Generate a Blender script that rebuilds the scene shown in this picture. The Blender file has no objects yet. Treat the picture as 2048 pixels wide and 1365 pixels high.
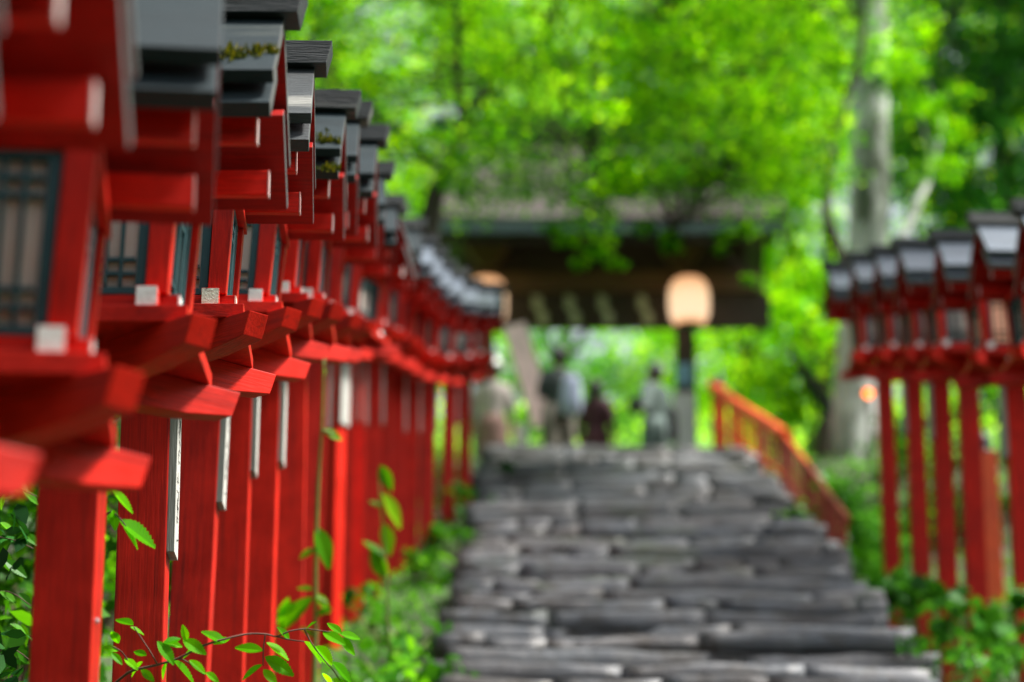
import bpy, bmesh, math, random
import numpy as np
from mathutils import Vector, Matrix, noise
R = random.Random(7)
rng = np.random.default_rng(11)
C = bpy.context.scene.collection
EYE = 1.5
F = 4900.0
PITCH = math.atan(1500 / 4900)
CP, SP = math.cos(PITCH), math.sin(PITCH)

# ---------------------------------------------------------------- measuring helpers
def atz(px, py, z):            # point on the sight line of a photo pixel, z metres along the lens axis
    a = (px - 1024) / F; b = (682 - py) / F
    return Vector((a * z, (CP - b * SP) * z, (SP + b * CP) * z + EYE))
def atY(px, py, Y):
    a = (px - 1024) / F; b = (682 - py) / F
    t = Y / (CP - b * SP)
    return Vector((a * t, Y, (SP + b * CP) * t + EYE))

# ---------------------------------------------------------------- object helpers
def props(o, label=None, cat=None, group=None, kind=None):
    if label: o['label'] = label
    if cat: o['category'] = cat
    if group: o['group'] = group
    if kind: o['kind'] = kind
    return o
def empty(name, loc, label, cat, group=None, rz=0.0):
    o = bpy.data.objects.new(name, None); C.objects.link(o)
    o.location = loc; o.rotation_euler = (0, 0, rz); o.empty_display_size = .1
    return props(o, label, cat, group)
def obj(name, bm, mats, parent=None, smooth=False, loc=None):
    me = bpy.data.meshes.new(name)
    bm.to_mesh(me); bm.free()
    for m in (mats if isinstance(mats, (list, tuple)) else [mats]): me.materials.append(m)
    if smooth:
        for p in me.polygons: p.use_smooth = True
    o = bpy.data.objects.new(name, me); C.objects.link(o)
    if parent: o.parent = parent
    if loc is not None: o.location = loc
    return o
def pymesh(name, verts, faces, mats, parent=None, smooth=False, midx=None):
    me = bpy.data.meshes.new(name)
    me.from_pydata(verts, [], faces); me.update()
    for m in (mats if isinstance(mats, (list, tuple)) else [mats]): me.materials.append(m)
    if midx is not None: me.polygons.foreach_set('material_index', midx)
    if smooth: me.polygons.foreach_set('use_smooth', [True] * len(me.polygons))
    o = bpy.data.objects.new(name, me); C.objects.link(o)
    if parent: o.parent = parent
    return o
def box(bm, x0, x1, y0, y1, z0, z1, bev=0.0, mi=0):
    r = bmesh.ops.create_cube(bm, size=1)
    vs = r['verts']
    for v in vs:
        v.co = Vector((x0 + (v.co.x + .5) * (x1 - x0), y0 + (v.co.y + .5) * (y1 - y0), z0 + (v.co.z + .5) * (z1 - z0)))
    fs = set(f for v in vs for f in v.link_faces)
    for f in fs: f.material_index = mi
    if bev:
        es = set(e for v in vs for e in v.link_edges)
        bmesh.ops.bevel(bm, geom=list(es), offset=bev, segments=2, affect='EDGES', profile=.6)
    return vs
def prism(bm, pts, axis, a, b, mi=0, bev=0.0):
    """extrude polygon pts (2-D) between a and b along axis; 'x': pts are (y,z); 'y': pts are (x,z); 'z': (x,y)"""
    def mk(p, t):
        return {'x': (t, p[0], p[1]), 'y': (p[0], t, p[1]), 'z': (p[0], p[1], t)}[axis]
    A = [bm.verts.new(mk(p, a)) for p in pts]; B = [bm.verts.new(mk(p, b)) for p in pts]
    fs = [bm.faces.new(A), bm.faces.new(B[::-1])]
    n = len(pts)
    for i in range(n): fs.append(bm.faces.new((A[i], B[i], B[(i + 1) % n], A[(i + 1) % n])))
    for f in fs: f.material_index = mi
    bmesh.ops.recalc_face_normals(bm, faces=fs)
    if bev:
        es = set(e for f in fs for e in f.edges)
        bmesh.ops.bevel(bm, geom=list(es), offset=bev, segments=2, affect='EDGES', profile=.6)
    return fs
def tube(bm, pts, rads, seg=8, cap=True, mi=0, rough=0.0):
    pts = [Vector(p) for p in pts]; rings = []
    if not isinstance(rads, (list, tuple)): rads = [rads] * len(pts)
    for i, p in enumerate(pts):
        d = (pts[min(i + 1, len(pts) - 1)] - pts[max(i - 1, 0)]).normalized()
        u = d.cross(Vector((0.31, 0.87, 0.2))).normalized(); w = d.cross(u).normalized()
        ring = []
        for k in range(seg):
            a = 2 * math.pi * k / seg; r = rads[i] * (1 + (R.uniform(-rough, rough) if rough else 0))
            ring.append(bm.verts.new(p + u * math.cos(a) * r + w * math.sin(a) * r))
        rings.append(ring)
    for i in range(len(rings) - 1):
        for k in range(seg):
            f = bm.faces.new((rings[i][k], rings[i][(k + 1) % seg], rings[i + 1][(k + 1) % seg], rings[i + 1][k])); f.material_index = mi
    if cap:
        bm.faces.new(rings[0][::-1]).material_index = mi; bm.faces.new(rings[-1]).material_index = mi
def loft(bm, rings, mi=0, cap=True):
    """rings: list of (centre, rx, ry, n) in horizontal planes or explicit lists of points"""
    rr = []
    for ring in rings: rr.append([bm.verts.new(p) for p in ring])
    n = len(rr[0])
    for i in range(len(rr) - 1):
        for k in range(n):
            bm.faces.new((rr[i][k], rr[i][(k + 1) % n], rr[i + 1][(k + 1) % n], rr[i + 1][k])).material_index = mi
    if cap:
        bm.faces.new(rr[0][::-1]).material_index = mi; bm.faces.new(rr[-1]).material_index = mi
def ell(c, rx, ry, n=20):
    return [(c[0] + rx * math.cos(2 * math.pi * k / n), c[1] + ry * math.sin(2 * math.pi * k / n), c[2]) for k in range(n)]

# ---------------------------------------------------------------- materials
def newmat(name):
    m = bpy.data.materials.new(name); m.use_nodes = True
    nt = m.node_tree; nt.nodes.clear()
    return m, nt, nt.nodes, nt.links
def ramp(N, stops):
    r = N.new('ShaderNodeValToRGB'); e = r.color_ramp.elements
    while len(e) > 1: e.remove(e[-1])
    e[0].position = stops[0][0]; e[0].color = (*stops[0][1], 1)
    for p, c in stops[1:]:
        x = e.new(p); x.color = (*c, 1)
    return r
def noisenode(N, L, scale, detail=4, rough=.55, vec=None, dist=0):
    n = N.new('ShaderNodeTexNoise'); n.inputs['Scale'].default_value = scale
    n.inputs['Detail'].default_value = detail; n.inputs['Roughness'].default_value = rough
    n.inputs['Distortion'].default_value = dist
    if vec: L.new(vec, n.inputs['Vector'])
    return n
def mixc(N, L, fac, a, b, mode='MIX'):
    m = N.new('ShaderNodeMix'); m.data_type = 'RGBA'; m.blend_type = mode
    if isinstance(fac, float): m.inputs[0].default_value = fac
    else: L.new(fac, m.inputs[0])
    for i, v in ((6, a), (7, b)):
        if isinstance(v, tuple): m.inputs[i].default_value = (*v, 1)
        else: L.new(v, m.inputs[i])
    return m.outputs[2]
def simple(name, col, rough=.6, var=.25, scale=8.0, stretch=(1, 1, 1), bump=.15, bscale=None, metal=0.0, spec=.5, dark=None, darkpos=(.55, .75), coat=0.0, perobj=0.0):
    m, nt, N, L = newmat(name)
    out = N.new('ShaderNodeOutputMaterial'); b = N.new('ShaderNodeBsdfPrincipled')
    L.new(b.outputs[0], out.inputs[0])
    tc = N.new('ShaderNodeTexCoord'); mp = N.new('ShaderNodeMapping'); L.new(tc.outputs['Object'], mp.inputs[0])
    oi = N.new('ShaderNodeObjectInfo')
    mp.inputs['Scale'].default_value = stretch
    sc = N.new('ShaderNodeVectorMath'); sc.operation = 'ADD'
    off = N.new('ShaderNodeVectorMath'); off.operation = 'SCALE'; off.inputs[0].default_value = (7.3, 3.1, 5.7)
    L.new(oi.outputs['Random'], off.inputs['Scale']); L.new(mp.outputs[0], sc.inputs[0]); L.new(off.outputs[0], sc.inputs[1])
    n = noisenode(N, L, scale, 6, .6, sc.outputs[0])
    lo = tuple(c * (1 - var) for c in col); hi = tuple(min(1, c * (1 + var)) for c in col)
    r = ramp(N, [(.3, lo), (.7, hi)]); L.new(n.outputs[0], r.inputs[0])
    colout = r.outputs[0]
    if dark:
        n2 = noisenode(N, L, scale * .35, 8, .65, sc.outputs[0])
        r2 = ramp(N, [(darkpos[0], (0, 0, 0)), (darkpos[1], (1, 1, 1))]); L.new(n2.outputs[0], r2.inputs[0])
        colout = mixc(N, L, r2.outputs[0], colout, dark)
    if perobj:
        mr = N.new('ShaderNodeMapRange'); mr.inputs[3].default_value = 1 - perobj; mr.inputs[4].default_value = 1 + perobj
        L.new(oi.outputs['Random'], mr.inputs[0])
        vm = N.new('ShaderNodeVectorMath'); vm.operation = 'SCALE'; L.new(colout, vm.inputs[0]); L.new(mr.outputs[0], vm.inputs['Scale'])
        colout = vm.outputs[0]
    L.new(colout, b.inputs['Base Color'])
    b.inputs['Roughness'].default_value = rough; b.inputs['Metallic'].default_value = metal
    b.inputs['Specular IOR Level'].default_value = spec
    b.inputs['Coat Weight'].default_value = coat
    if bump:
        nb = noisenode(N, L, bscale or scale * 3, 5, .6, sc.outputs[0])
        bp = N.new('ShaderNodeBump'); bp.inputs['Strength'].default_value = bump; bp.inputs['Distance'].default_value = .01
        L.new(nb.outputs[0], bp.inputs['Height']); L.new(bp.outputs[0], b.inputs['Normal'])
    return m
def red_paint(name, stretch, col=(.62, .013, .004)):
    """vermilion paint on cedar: grain runs along the axis with the small stretch factor"""
    m, nt, N, L = newmat(name)
    out = N.new('ShaderNodeOutputMaterial'); b = N.new('ShaderNodeBsdfPrincipled'); L.new(b.outputs[0], out.inputs[0])
    tc = N.new('ShaderNodeTexCoord'); oi = N.new('ShaderNodeObjectInfo')
    off = N.new('ShaderNodeVectorMath'); off.operation = 'SCALE'; off.inputs[0].default_value = (9.3, 4.1, 6.7)
    L.new(oi.outputs['Random'], off.inputs['Scale'])
    ad = N.new('ShaderNodeVectorMath'); ad.operation = 'ADD'; L.new(tc.outputs['Object'], ad.inputs[0]); L.new(off.outputs[0], ad.inputs[1])
    mp = N.new('ShaderNodeMapping'); mp.inputs['Scale'].default_value = stretch; L.new(ad.outputs[0], mp.inputs[0])
    grain = noisenode(N, L, 220, 3, .6, mp.outputs[0], .3)
    big = noisenode(N, L, 9, 5, .6, ad.outputs[0])
    blotch = noisenode(N, L, 38, 6, .7, mp.outputs[0])
    c1 = ramp(N, [(.25, tuple(x * .72 for x in col)), (.75, tuple(x * 1.22 for x in col))]); L.new(big.outputs[0], c1.inputs[0])
    g = ramp(N, [(.35, (.72, .72, .72)), (.6, (1, 1, 1))]); L.new(grain.outputs[0], g.inputs[0])
    c2 = mixc(N, L, 1.0, c1.outputs[0], g.outputs[0], 'MULTIPLY')
    st = ramp(N, [(.54, (0, 0, 0)), (.70, (1, 1, 1))]); L.new(blotch.outputs[0], st.inputs[0])
    mf = N.new('ShaderNodeMath'); mf.operation = 'MULTIPLY'; mf.inputs[1].default_value = .75; L.new(st.outputs[0], mf.inputs[0])
    c3 = mixc(N, L, mf.outputs[0], c2, (.10, .008, .006))
    mr = N.new('ShaderNodeMapRange'); mr.inputs[3].default_value = .78; mr.inputs[4].default_value = 1.15; L.new(oi.outputs['Random'], mr.inputs[0])
    vm = N.new('ShaderNodeVectorMath'); vm.operation = 'SCALE'; L.new(c3, vm.inputs[0]); L.new(mr.outputs[0], vm.inputs['Scale'])
    L.new(vm.outputs[0], b.inputs['Base Color'])
    rr = ramp(N, [(.3, (.38, .38, .38)), (.7, (.6, .6, .6))]); L.new(big.outputs[0], rr.inputs[0]); L.new(rr.outputs[0], b.inputs['Roughness'])
    b.inputs['Specular IOR Level'].default_value = .18
    bp = N.new('ShaderNodeBump'); bp.inputs['Strength'].default_value = .35; bp.inputs['Distance'].default_value = .002
    L.new(grain.outputs[0], bp.inputs['Height']); L.new(bp.outputs[0], b.inputs['Normal'])
    return m
def leafmat(name, dk, md, lt, trans=.6, gloss=.06, tboost=1.6):
    m, nt, N, L = newmat(name)
    out = N.new('ShaderNodeOutputMaterial'); g = N.new('ShaderNodeNewGeometry')
    r = ramp(N, [(0, dk), (.5, md), (1, lt)]); L.new(g.outputs['Random Per Island'], r.inputs[0])
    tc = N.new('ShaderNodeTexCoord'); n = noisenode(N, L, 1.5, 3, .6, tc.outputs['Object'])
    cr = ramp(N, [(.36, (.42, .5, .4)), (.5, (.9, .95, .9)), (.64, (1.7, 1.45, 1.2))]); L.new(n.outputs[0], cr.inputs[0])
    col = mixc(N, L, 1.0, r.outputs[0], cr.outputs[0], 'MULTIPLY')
    d = N.new('ShaderNodeBsdfDiffuse'); t = N.new('ShaderNodeBsdfTranslucent'); s = N.new('ShaderNodeBsdfGlossy')
    L.new(col, d.inputs[0])
    vm = N.new('ShaderNodeVectorMath'); vm.operation = 'MULTIPLY'; vm.inputs[1].default_value = (tboost * 1.25, tboost, tboost * .5); L.new(col, vm.inputs[0])
    L.new(vm.outputs[0], t.inputs[0])
    s.inputs['Roughness'].default_value = .4; s.inputs[0].default_value = (.8, .85, .8, 1)
    m1 = N.new('ShaderNodeMixShader'); m1.inputs[0].default_value = trans; L.new(d.outputs[0], m1.inputs[1]); L.new(t.outputs[0], m1.inputs[2])
    m2 = N.new('ShaderNodeMixShader'); m2.inputs[0].default_value = gloss; L.new(m1.outputs[0], m2.inputs[1]); L.new(s.outputs[0], m2.inputs[2])
    L.new(m2.outputs[0], out.inputs[0])
    return m
def emis(name, col, strength, base=None):
    m, nt, N, L = newmat(name)
    out = N.new('ShaderNodeOutputMaterial'); b = N.new('ShaderNodeBsdfPrincipled'); L.new(b.outputs[0], out.inputs[0])
    b.inputs['Base Color'].default_value = (*(base or col), 1); b.inputs['Roughness'].default_value = .7
    tc = N.new('ShaderNodeTexCoord'); w = N.new('ShaderNodeTexNoise'); w.inputs['Scale'].default_value = 3; L.new(tc.outputs['Object'], w.inputs[0])
    r = ramp(N, [(.2, tuple(c * .8 for c in col)), (.8, col)]); L.new(w.outputs[0], r.inputs[0])
    L.new(r.outputs[0], b.inputs['Emission Color']); b.inputs['Emission Strength'].default_value = strength
    return m

RED_V = red_paint('red_paint_upright', (1, 1, .035))
RED_X = red_paint('red_paint_cross', (.05, 1, 1))
RED_H = red_paint('red_paint_flat', (.3, .3, 1))
RED_SHADED = red_paint('shaded_red_board_paint', (.05, 1, 1), (.36, .007, .004))  # the same vermilion, darkened to paint in the shade beneath the roof boards
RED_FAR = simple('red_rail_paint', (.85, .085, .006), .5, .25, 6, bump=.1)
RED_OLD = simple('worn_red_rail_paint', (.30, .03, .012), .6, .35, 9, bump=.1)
ROOF = simple('black_roof_paint', (.012, .022, .026), .6, .3, 14, (.12, 1, 1), .45, 120, spec=.25, dark=(.07, .08, .07), darkpos=(.6, .72))
ROOF_OLD = simple('weathered_roof_paint', (.018, .024, .027), .62, .4, 20, (.1, 1, 1), .7, 150, dark=(.2, .2, .18), darkpos=(.56, .66))
ROOF_SHEEN = simple('pale_weathered_roof_paint', (.12, .145, .175), .32, .3, 10, (.12, 1, 1), .3, 120, dark=(.07, .08, .08), darkpos=(.55, .68))  # black roof lightened to paint in the reflected sky
EDGE = simple('roof_edge_grey', (.06, .06, .06), .6, .3, 40, bump=.2)
TEAL = simple('teal_lattice_paint', (.008, .052, .062), .55, .2, 20, bump=.1)
def papermat():
    m, nt, N, L = newmat('shoji_paper')
    out = N.new('ShaderNodeOutputMaterial'); d = N.new('ShaderNodeBsdfDiffuse'); t = N.new('ShaderNodeBsdfTranslucent'); mx = N.new('ShaderNodeMixShader'); mx.inputs[0].default_value = .5
    tc = N.new('ShaderNodeTexCoord'); n = noisenode(N, L, 9, 4, .6, tc.outputs['Object']); r = ramp(N, [(.3, (.86, .74, .67)), (.7, (.93, .85, .79))]); L.new(n.outputs[0], r.inputs[0])
    for q in (d, t): L.new(r.outputs[0], q.inputs[0])
    L.new(d.outputs[0], mx.inputs[1]); L.new(t.outputs[0], mx.inputs[2]); L.new(mx.outputs[0], out.inputs[0])
    return m
PAPER = papermat()
WHITE = simple('white_paint', (.72, .77, .74), .6, .12, 30, bump=.2, dark=(.45, .5, .45), darkpos=(.62, .7))
WHITE_END = simple('faded_purlin_end_paint', (.50, .42, .40), .7, .15, 30, bump=.2)
WHITE_OLD = simple('cracked_white_paint', (.66, .68, .55), .7, .15, 60, bump=.6, bscale=180, dark=(.10, .10, .07), darkpos=(.56, .62))
PLAQ = simple('weathered_plaque_wood', (.22, .23, .21), .7, .3, 60, (1, 1, .05), .5, 160)
PLAQ_W = simple('pale_plaque_wood', (.46, .45, .41), .7, .2, 60, (1, 1, .05), .4, 160)
INK = simple('black_ink', (.01, .01, .01), .6, 0, bump=0)
STEEL = simple('nail_steel', (.5, .5, .5), .3, .1, metal=1, bump=0)
STONE, _nt, _N, _L = newmat('wet_step_stone')
def _stone():
    N, L = _N, _L
    out = N.new('ShaderNodeOutputMaterial'); b = N.new('ShaderNodeBsdfPrincipled'); L.new(b.outputs[0], out.inputs[0])
    g = N.new('ShaderNodeNewGeometry'); tc = N.new('ShaderNodeTexCoord')
    isl = ramp(N, [(0, (.72, .74, .78)), (.5, (1, 1, 1)), (.85, (1.12, 1.02, .96)), (1, (1.3, 1.32, 1.36))]); L.new(g.outputs['Random Per Island'], isl.inputs[0])
    n = noisenode(N, L, 4.2, 8, .68, tc.outputs['Object'], .6)
    r = ramp(N, [(.28, (.028, .026, .024)), (.42, (.070, .067, .064)), (.52, (.098, .106, .118)), (.62, (.13, .132, .136)), (.78, (.19, .20, .21))]); L.new(n.outputs[0], r.inputs[0])
    col = mixc(N, L, 1.0, r.outputs[0], isl.outputs[0], 'MULTIPLY')
    nb = noisenode(N, L, .8, 5, .6, tc.outputs['Object'], .5); cb = ramp(N, [(.3, (.62, .52, .46)), (.46, (1, .98, .96)), (.68, (1.0, 1.10, 1.18))]); L.new(nb.outputs[0], cb.inputs[0])
    col = mixc(N, L, 1.0, col, cb.outputs[0], 'MULTIPLY')
    n2 = noisenode(N, L, 1.6, 5, .6, tc.outputs['Object']); ms = ramp(N, [(.58, (0, 0, 0)), (.72, (.7, .7, .7))]); L.new(n2.outputs[0], ms.inputs[0])
    col = mixc(N, L, ms.outputs[0], col, (.06, .085, .03))
    L.new(col, b.inputs['Base Color'])
    rr = ramp(N, [(.3, (.42, .42, .42)), (.7, (.7, .7, .7))]); L.new(n.outputs[0], rr.inputs[0]); L.new(rr.outputs[0], b.inputs['Roughness'])
    bp = N.new('ShaderNodeBump'); bp.inputs['Strength'].default_value = .5; bp.inputs['Distance'].default_value = .015
    n3 = noisenode(N, L, 22, 6, .6, tc.outputs['Object']); L.new(n3.outputs[0], bp.inputs['Height']); L.new(bp.outputs[0], b.inputs['Normal'])
_stone()
SOIL = simple('leafy_soil', (.028, .026, .015), .9, .5, 3, bump=.6, bscale=18, dark=(.045, .10, .018), darkpos=(.45, .6))
GRASSM = simple('mossy_grass', (.10, .24, .03), .85, .4, 2, bump=.5, bscale=25)
BARK_G = simple('pale_grey_bark', (.58, .59, .57), .85, .3, 5, (1, 1, .5), .7, 18, dark=(.10, .12, .08), darkpos=(.5, .62))
BARK_D = simple('dark_bark', (.05, .038, .028), .9, .4, 8, (1, 1, .3), .7, 25)
TWIG = simple('twig_bark', (.10, .045, .03), .8, .3, 30, bump=.2)
STEMG = simple('green_stem', (.16, .22, .04), .7, .3, 30, bump=.1)
BARKROOF = simple('cypress_bark_thatch', (.070, .054, .048), .85, .3, 3, (.3, 1, 1), .8, 30, dark=(.10, .13, .08), darkpos=(.55, .7))
COPPER = simple('green_copper_edge', (.06, .10, .105), .55, .3, 6, bump=.2)
DWOOD = simple('aged_dark_timber', (.045, .028, .020), .7, .4, 6, (.2, 1, 1), .3, 40)
BWOOD = simple('brown_timber', (.13, .07, .035), .65, .3, 6, (.2, 1, 1), .3, 40)
PWOOD = simple('pale_pink_board', (.80, .56, .56), .7, .15, 8, bump=.2)
PALESTONE = simple('pale_pillar_wrap', (.60, .57, .60), .75, .15, 5, bump=.3)
SHIDE = simple('streamer_paper', (.42, .43, .28), .8, .1, 5, bump=.1)
BLUE = simple('blue_notice', (.18, .36, .52), .5, .2, 8, bump=0)
BLACKCAP = simple('black_cap_metal', (.012, .014, .016), .4, .2, 8, bump=.1)
GREY_TIN = simple('grey_tin_roof', (.04, .038, .05), .85, .2, 4, (1, .1, 1), .2)
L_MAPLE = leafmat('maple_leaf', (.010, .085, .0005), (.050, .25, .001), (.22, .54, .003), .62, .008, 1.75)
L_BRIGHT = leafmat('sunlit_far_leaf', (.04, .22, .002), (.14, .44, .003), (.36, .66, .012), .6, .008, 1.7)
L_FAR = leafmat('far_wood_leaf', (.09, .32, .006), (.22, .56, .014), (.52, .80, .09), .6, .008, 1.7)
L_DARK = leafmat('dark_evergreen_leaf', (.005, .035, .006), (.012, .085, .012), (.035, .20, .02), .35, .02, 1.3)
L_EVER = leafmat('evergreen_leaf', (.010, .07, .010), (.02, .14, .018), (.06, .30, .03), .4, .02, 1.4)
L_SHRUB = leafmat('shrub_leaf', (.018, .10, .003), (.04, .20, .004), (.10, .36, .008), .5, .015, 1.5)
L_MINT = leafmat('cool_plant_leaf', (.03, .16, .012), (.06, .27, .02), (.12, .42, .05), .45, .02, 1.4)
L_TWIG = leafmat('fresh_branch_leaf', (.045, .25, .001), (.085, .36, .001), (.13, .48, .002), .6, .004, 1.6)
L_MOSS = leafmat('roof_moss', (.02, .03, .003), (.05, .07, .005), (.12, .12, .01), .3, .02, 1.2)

# ---------------------------------------------------------------- leaves
def star_leaf():
    pts = []
    lobes = [(-125, .62), (-82, .78), (-40, .93), (0, 1.0), (40, .93), (82, .78), (125, .62)]
    for i, (a, l) in enumerate(lobes):
        a = math.radians(a); w = math.radians(9)
        pts.append((l * math.cos(a), l * math.sin(a), -.12 * l))
        if i < len(lobes) - 1:
            b = math.radians((lobes[i][0] + lobes[i + 1][0]) / 2)
            pts.append((.38 * math.cos(b), .38 * math.sin(b), .02))
    pts.append((-.18, 0, 0))
    return np.array(pts) * .55
def oval_leaf():
    return np.array([(-.5, 0, 0), (-.2, -.24, .03), (.15, -.22, .02), (.5, 0, -.08), (.15, .22, .02), (-.2, .24, .03)])
def broad_leaf():
    return np.array([(-.45, 0, 0), (-.4, -.3, .04), (-.05, -.46, .03), (.3, -.3, 0), (.52, 0, -.1), (.3, .3, 0), (-.05, .46, .03), (-.4, .3, .04)])
T_STAR, T_OVAL, T_BROAD = star_leaf(), oval_leaf(), broad_leaf()
def rot_mats(n, up=.5):
    """random rotations; up -> 1 keeps leaf normals near vertical"""
    yaw = rng.uniform(0, 2 * math.pi, n); tilt = rng.normal(0, 1, n) * (1 - up) * 1.1 + .25; roll = rng.normal(0, 1, n) * (1 - up) * 1.1
    cy, sy, ct, st, cr, sr = np.cos(yaw), np.sin(yaw), np.cos(tilt), np.sin(tilt), np.cos(roll), np.sin(roll)
    Z = np.zeros(n); O = np.ones(n)
    Rz = np.stack([cy, -sy, Z, sy, cy, Z, Z, Z, O], 1).reshape(n, 3, 3)
    Ry = np.stack([ct, Z, st, Z, O, Z, -st, Z, ct], 1).reshape(n, 3, 3)
    Rx = np.stack([O, Z, Z, Z, cr, -sr, Z, sr, cr], 1).reshape(n, 3, 3)
    return Rz @ Ry @ Rx
def leaf_mesh(name, centres, size, tmpl, mat, parent=None, up=.45):
    n = len(centres); k = len(tmpl)
    M = rot_mats(n, up); s = size * rng.uniform(.65, 1.25, n)
    V = np.einsum('nij,kj->nki', M, tmpl) * s[:, None, None] + np.asarray(centres)[:, None, :]
    V = V.reshape(-1, 3).astype(np.float32)
    me = bpy.data.meshes.new(name)
    me.vertices.add(n * k); me.vertices.foreach_set('co', V.ravel())
    me.loops.add(n * k); me.loops.foreach_set('vertex_index', np.arange(n * k, dtype=np.int32))
    me.polygons.add(n); me.polygons.foreach_set('loop_start', np.arange(0, n * k, k, dtype=np.int32))
    me.polygons.foreach_set('loop_total', np.full(n, k, dtype=np.int32))
    me.update(calc_edges=True); me.materials.append(mat)
    o = bpy.data.objects.new(name, me); C.objects.link(o)
    if parent: o.parent = parent
    return o
def clump_points(clumps, per):
    """clumps: (centre, rx, rz); leaves fill flattened blobs, ragged at the rim"""
    out = []
    for c, r, rz in clumps:
        n = max(3, int(per * R.uniform(.6, 1.3)))
        d = rng.normal(0, 1, (n, 3)); d /= np.linalg.norm(d, axis=1)[:, None]
        rad = rng.uniform(.1, 1, n) ** .5 * rng.uniform(.75, 1.2, n)
        p = d * rad[:, None] * np.array([r, r, rz]); p[:, 2] -= .25 * (p[:, 0] ** 2 + p[:, 1] ** 2) / max(r, .01) * .6
        out.append(p + np.array(c))
    return np.concatenate(out)

# ---------------------------------------------------------------- terrain
def stair_z(Y):
    return max(0.0, .349 * min(Y, 24.7) - .77)
def edgeL(Y): return -.31 + (Y - 12) * .009
def edgeR(Y): return 2.02 + (Y - 12) * .023
def ss(a, b, x):
    t = min(1, max(0, (x - a) / (b - a))); return t * t * (3 - 2 * t)
def ground_z(X, Y):
    s = stair_z(Y)
    if Y > 24.7: s = 7.85
    eL, eR = edgeL(Y), edgeR(Y)
    z = s - .13
    if Y > 24.9: z = s - .02
    l = ss(eL + .02, eL - .25, X); z += l * (.13 if Y < 24.7 else .05)
    z += .55 * max(0, -X - 1.35) * ss(-1.3, -1.9, X) * (1 if X > -14 else 1) if X > -14 else .55 * 12.65
    if X > eR:
        drop = .66 * ss(eR, eR + .5, X) * (1 - ss(21, 25, Y))
        z -= drop
        z -= 1.0 * ss(3.6, 7, X) * (1 - ss(22, 26, Y))
        z += .5 * max(0, X - 9)
    if Y > 31:
        z += 6.2 * ss(31, 47, Y) + .08 * (max(0, Y - 47)) * .3
    z += .05 * noise.noise(Vector((X * .9, Y * .9, 0))) + .25 * noise.noise(Vector((X * .2, Y * .2, 3))) * ss(3, 8, abs(X - 1))
    return z
def build_terrain():
    def axis(lo, hi, mid0, mid1, st):
        a = []; v = mid0
        while v <= mid1: a.append(v); v += st
        w, s = mid1 + st, st
        while w < hi: a.append(w); s *= 1.35; w += s
        a.append(hi)
        w, s = mid0 - st, st; b = []
        while w > lo: b.append(w); s *= 1.35; w -= s
        b.append(lo)
        return b[::-1] + a
    xs = axis(-150, 150, -4, 8, .16); ys = axis(-60, 260, -1, 34, .25)
    V = [(x, y, ground_z(x, y)) for y in ys for x in xs]; nx = len(xs)
    Fc = [(j * nx + i, j * nx + i + 1, (j + 1) * nx + i + 1, (j + 1) * nx + i) for j in range(len(ys) - 1) for i in range(nx - 1)]
    mi = []
    for j in range(len(ys) - 1):
        for i in range(nx - 1): mi.append(1 if ys[j] > 25.5 else 0)
    o = pymesh('ground', V, Fc, [SOIL, GRASSM], smooth=True, midx=mi)
    props(o, 'sloping hillside ground of dark soil and moss either side of the stone steps', 'ground', kind='structure')
build_terrain()

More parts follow.
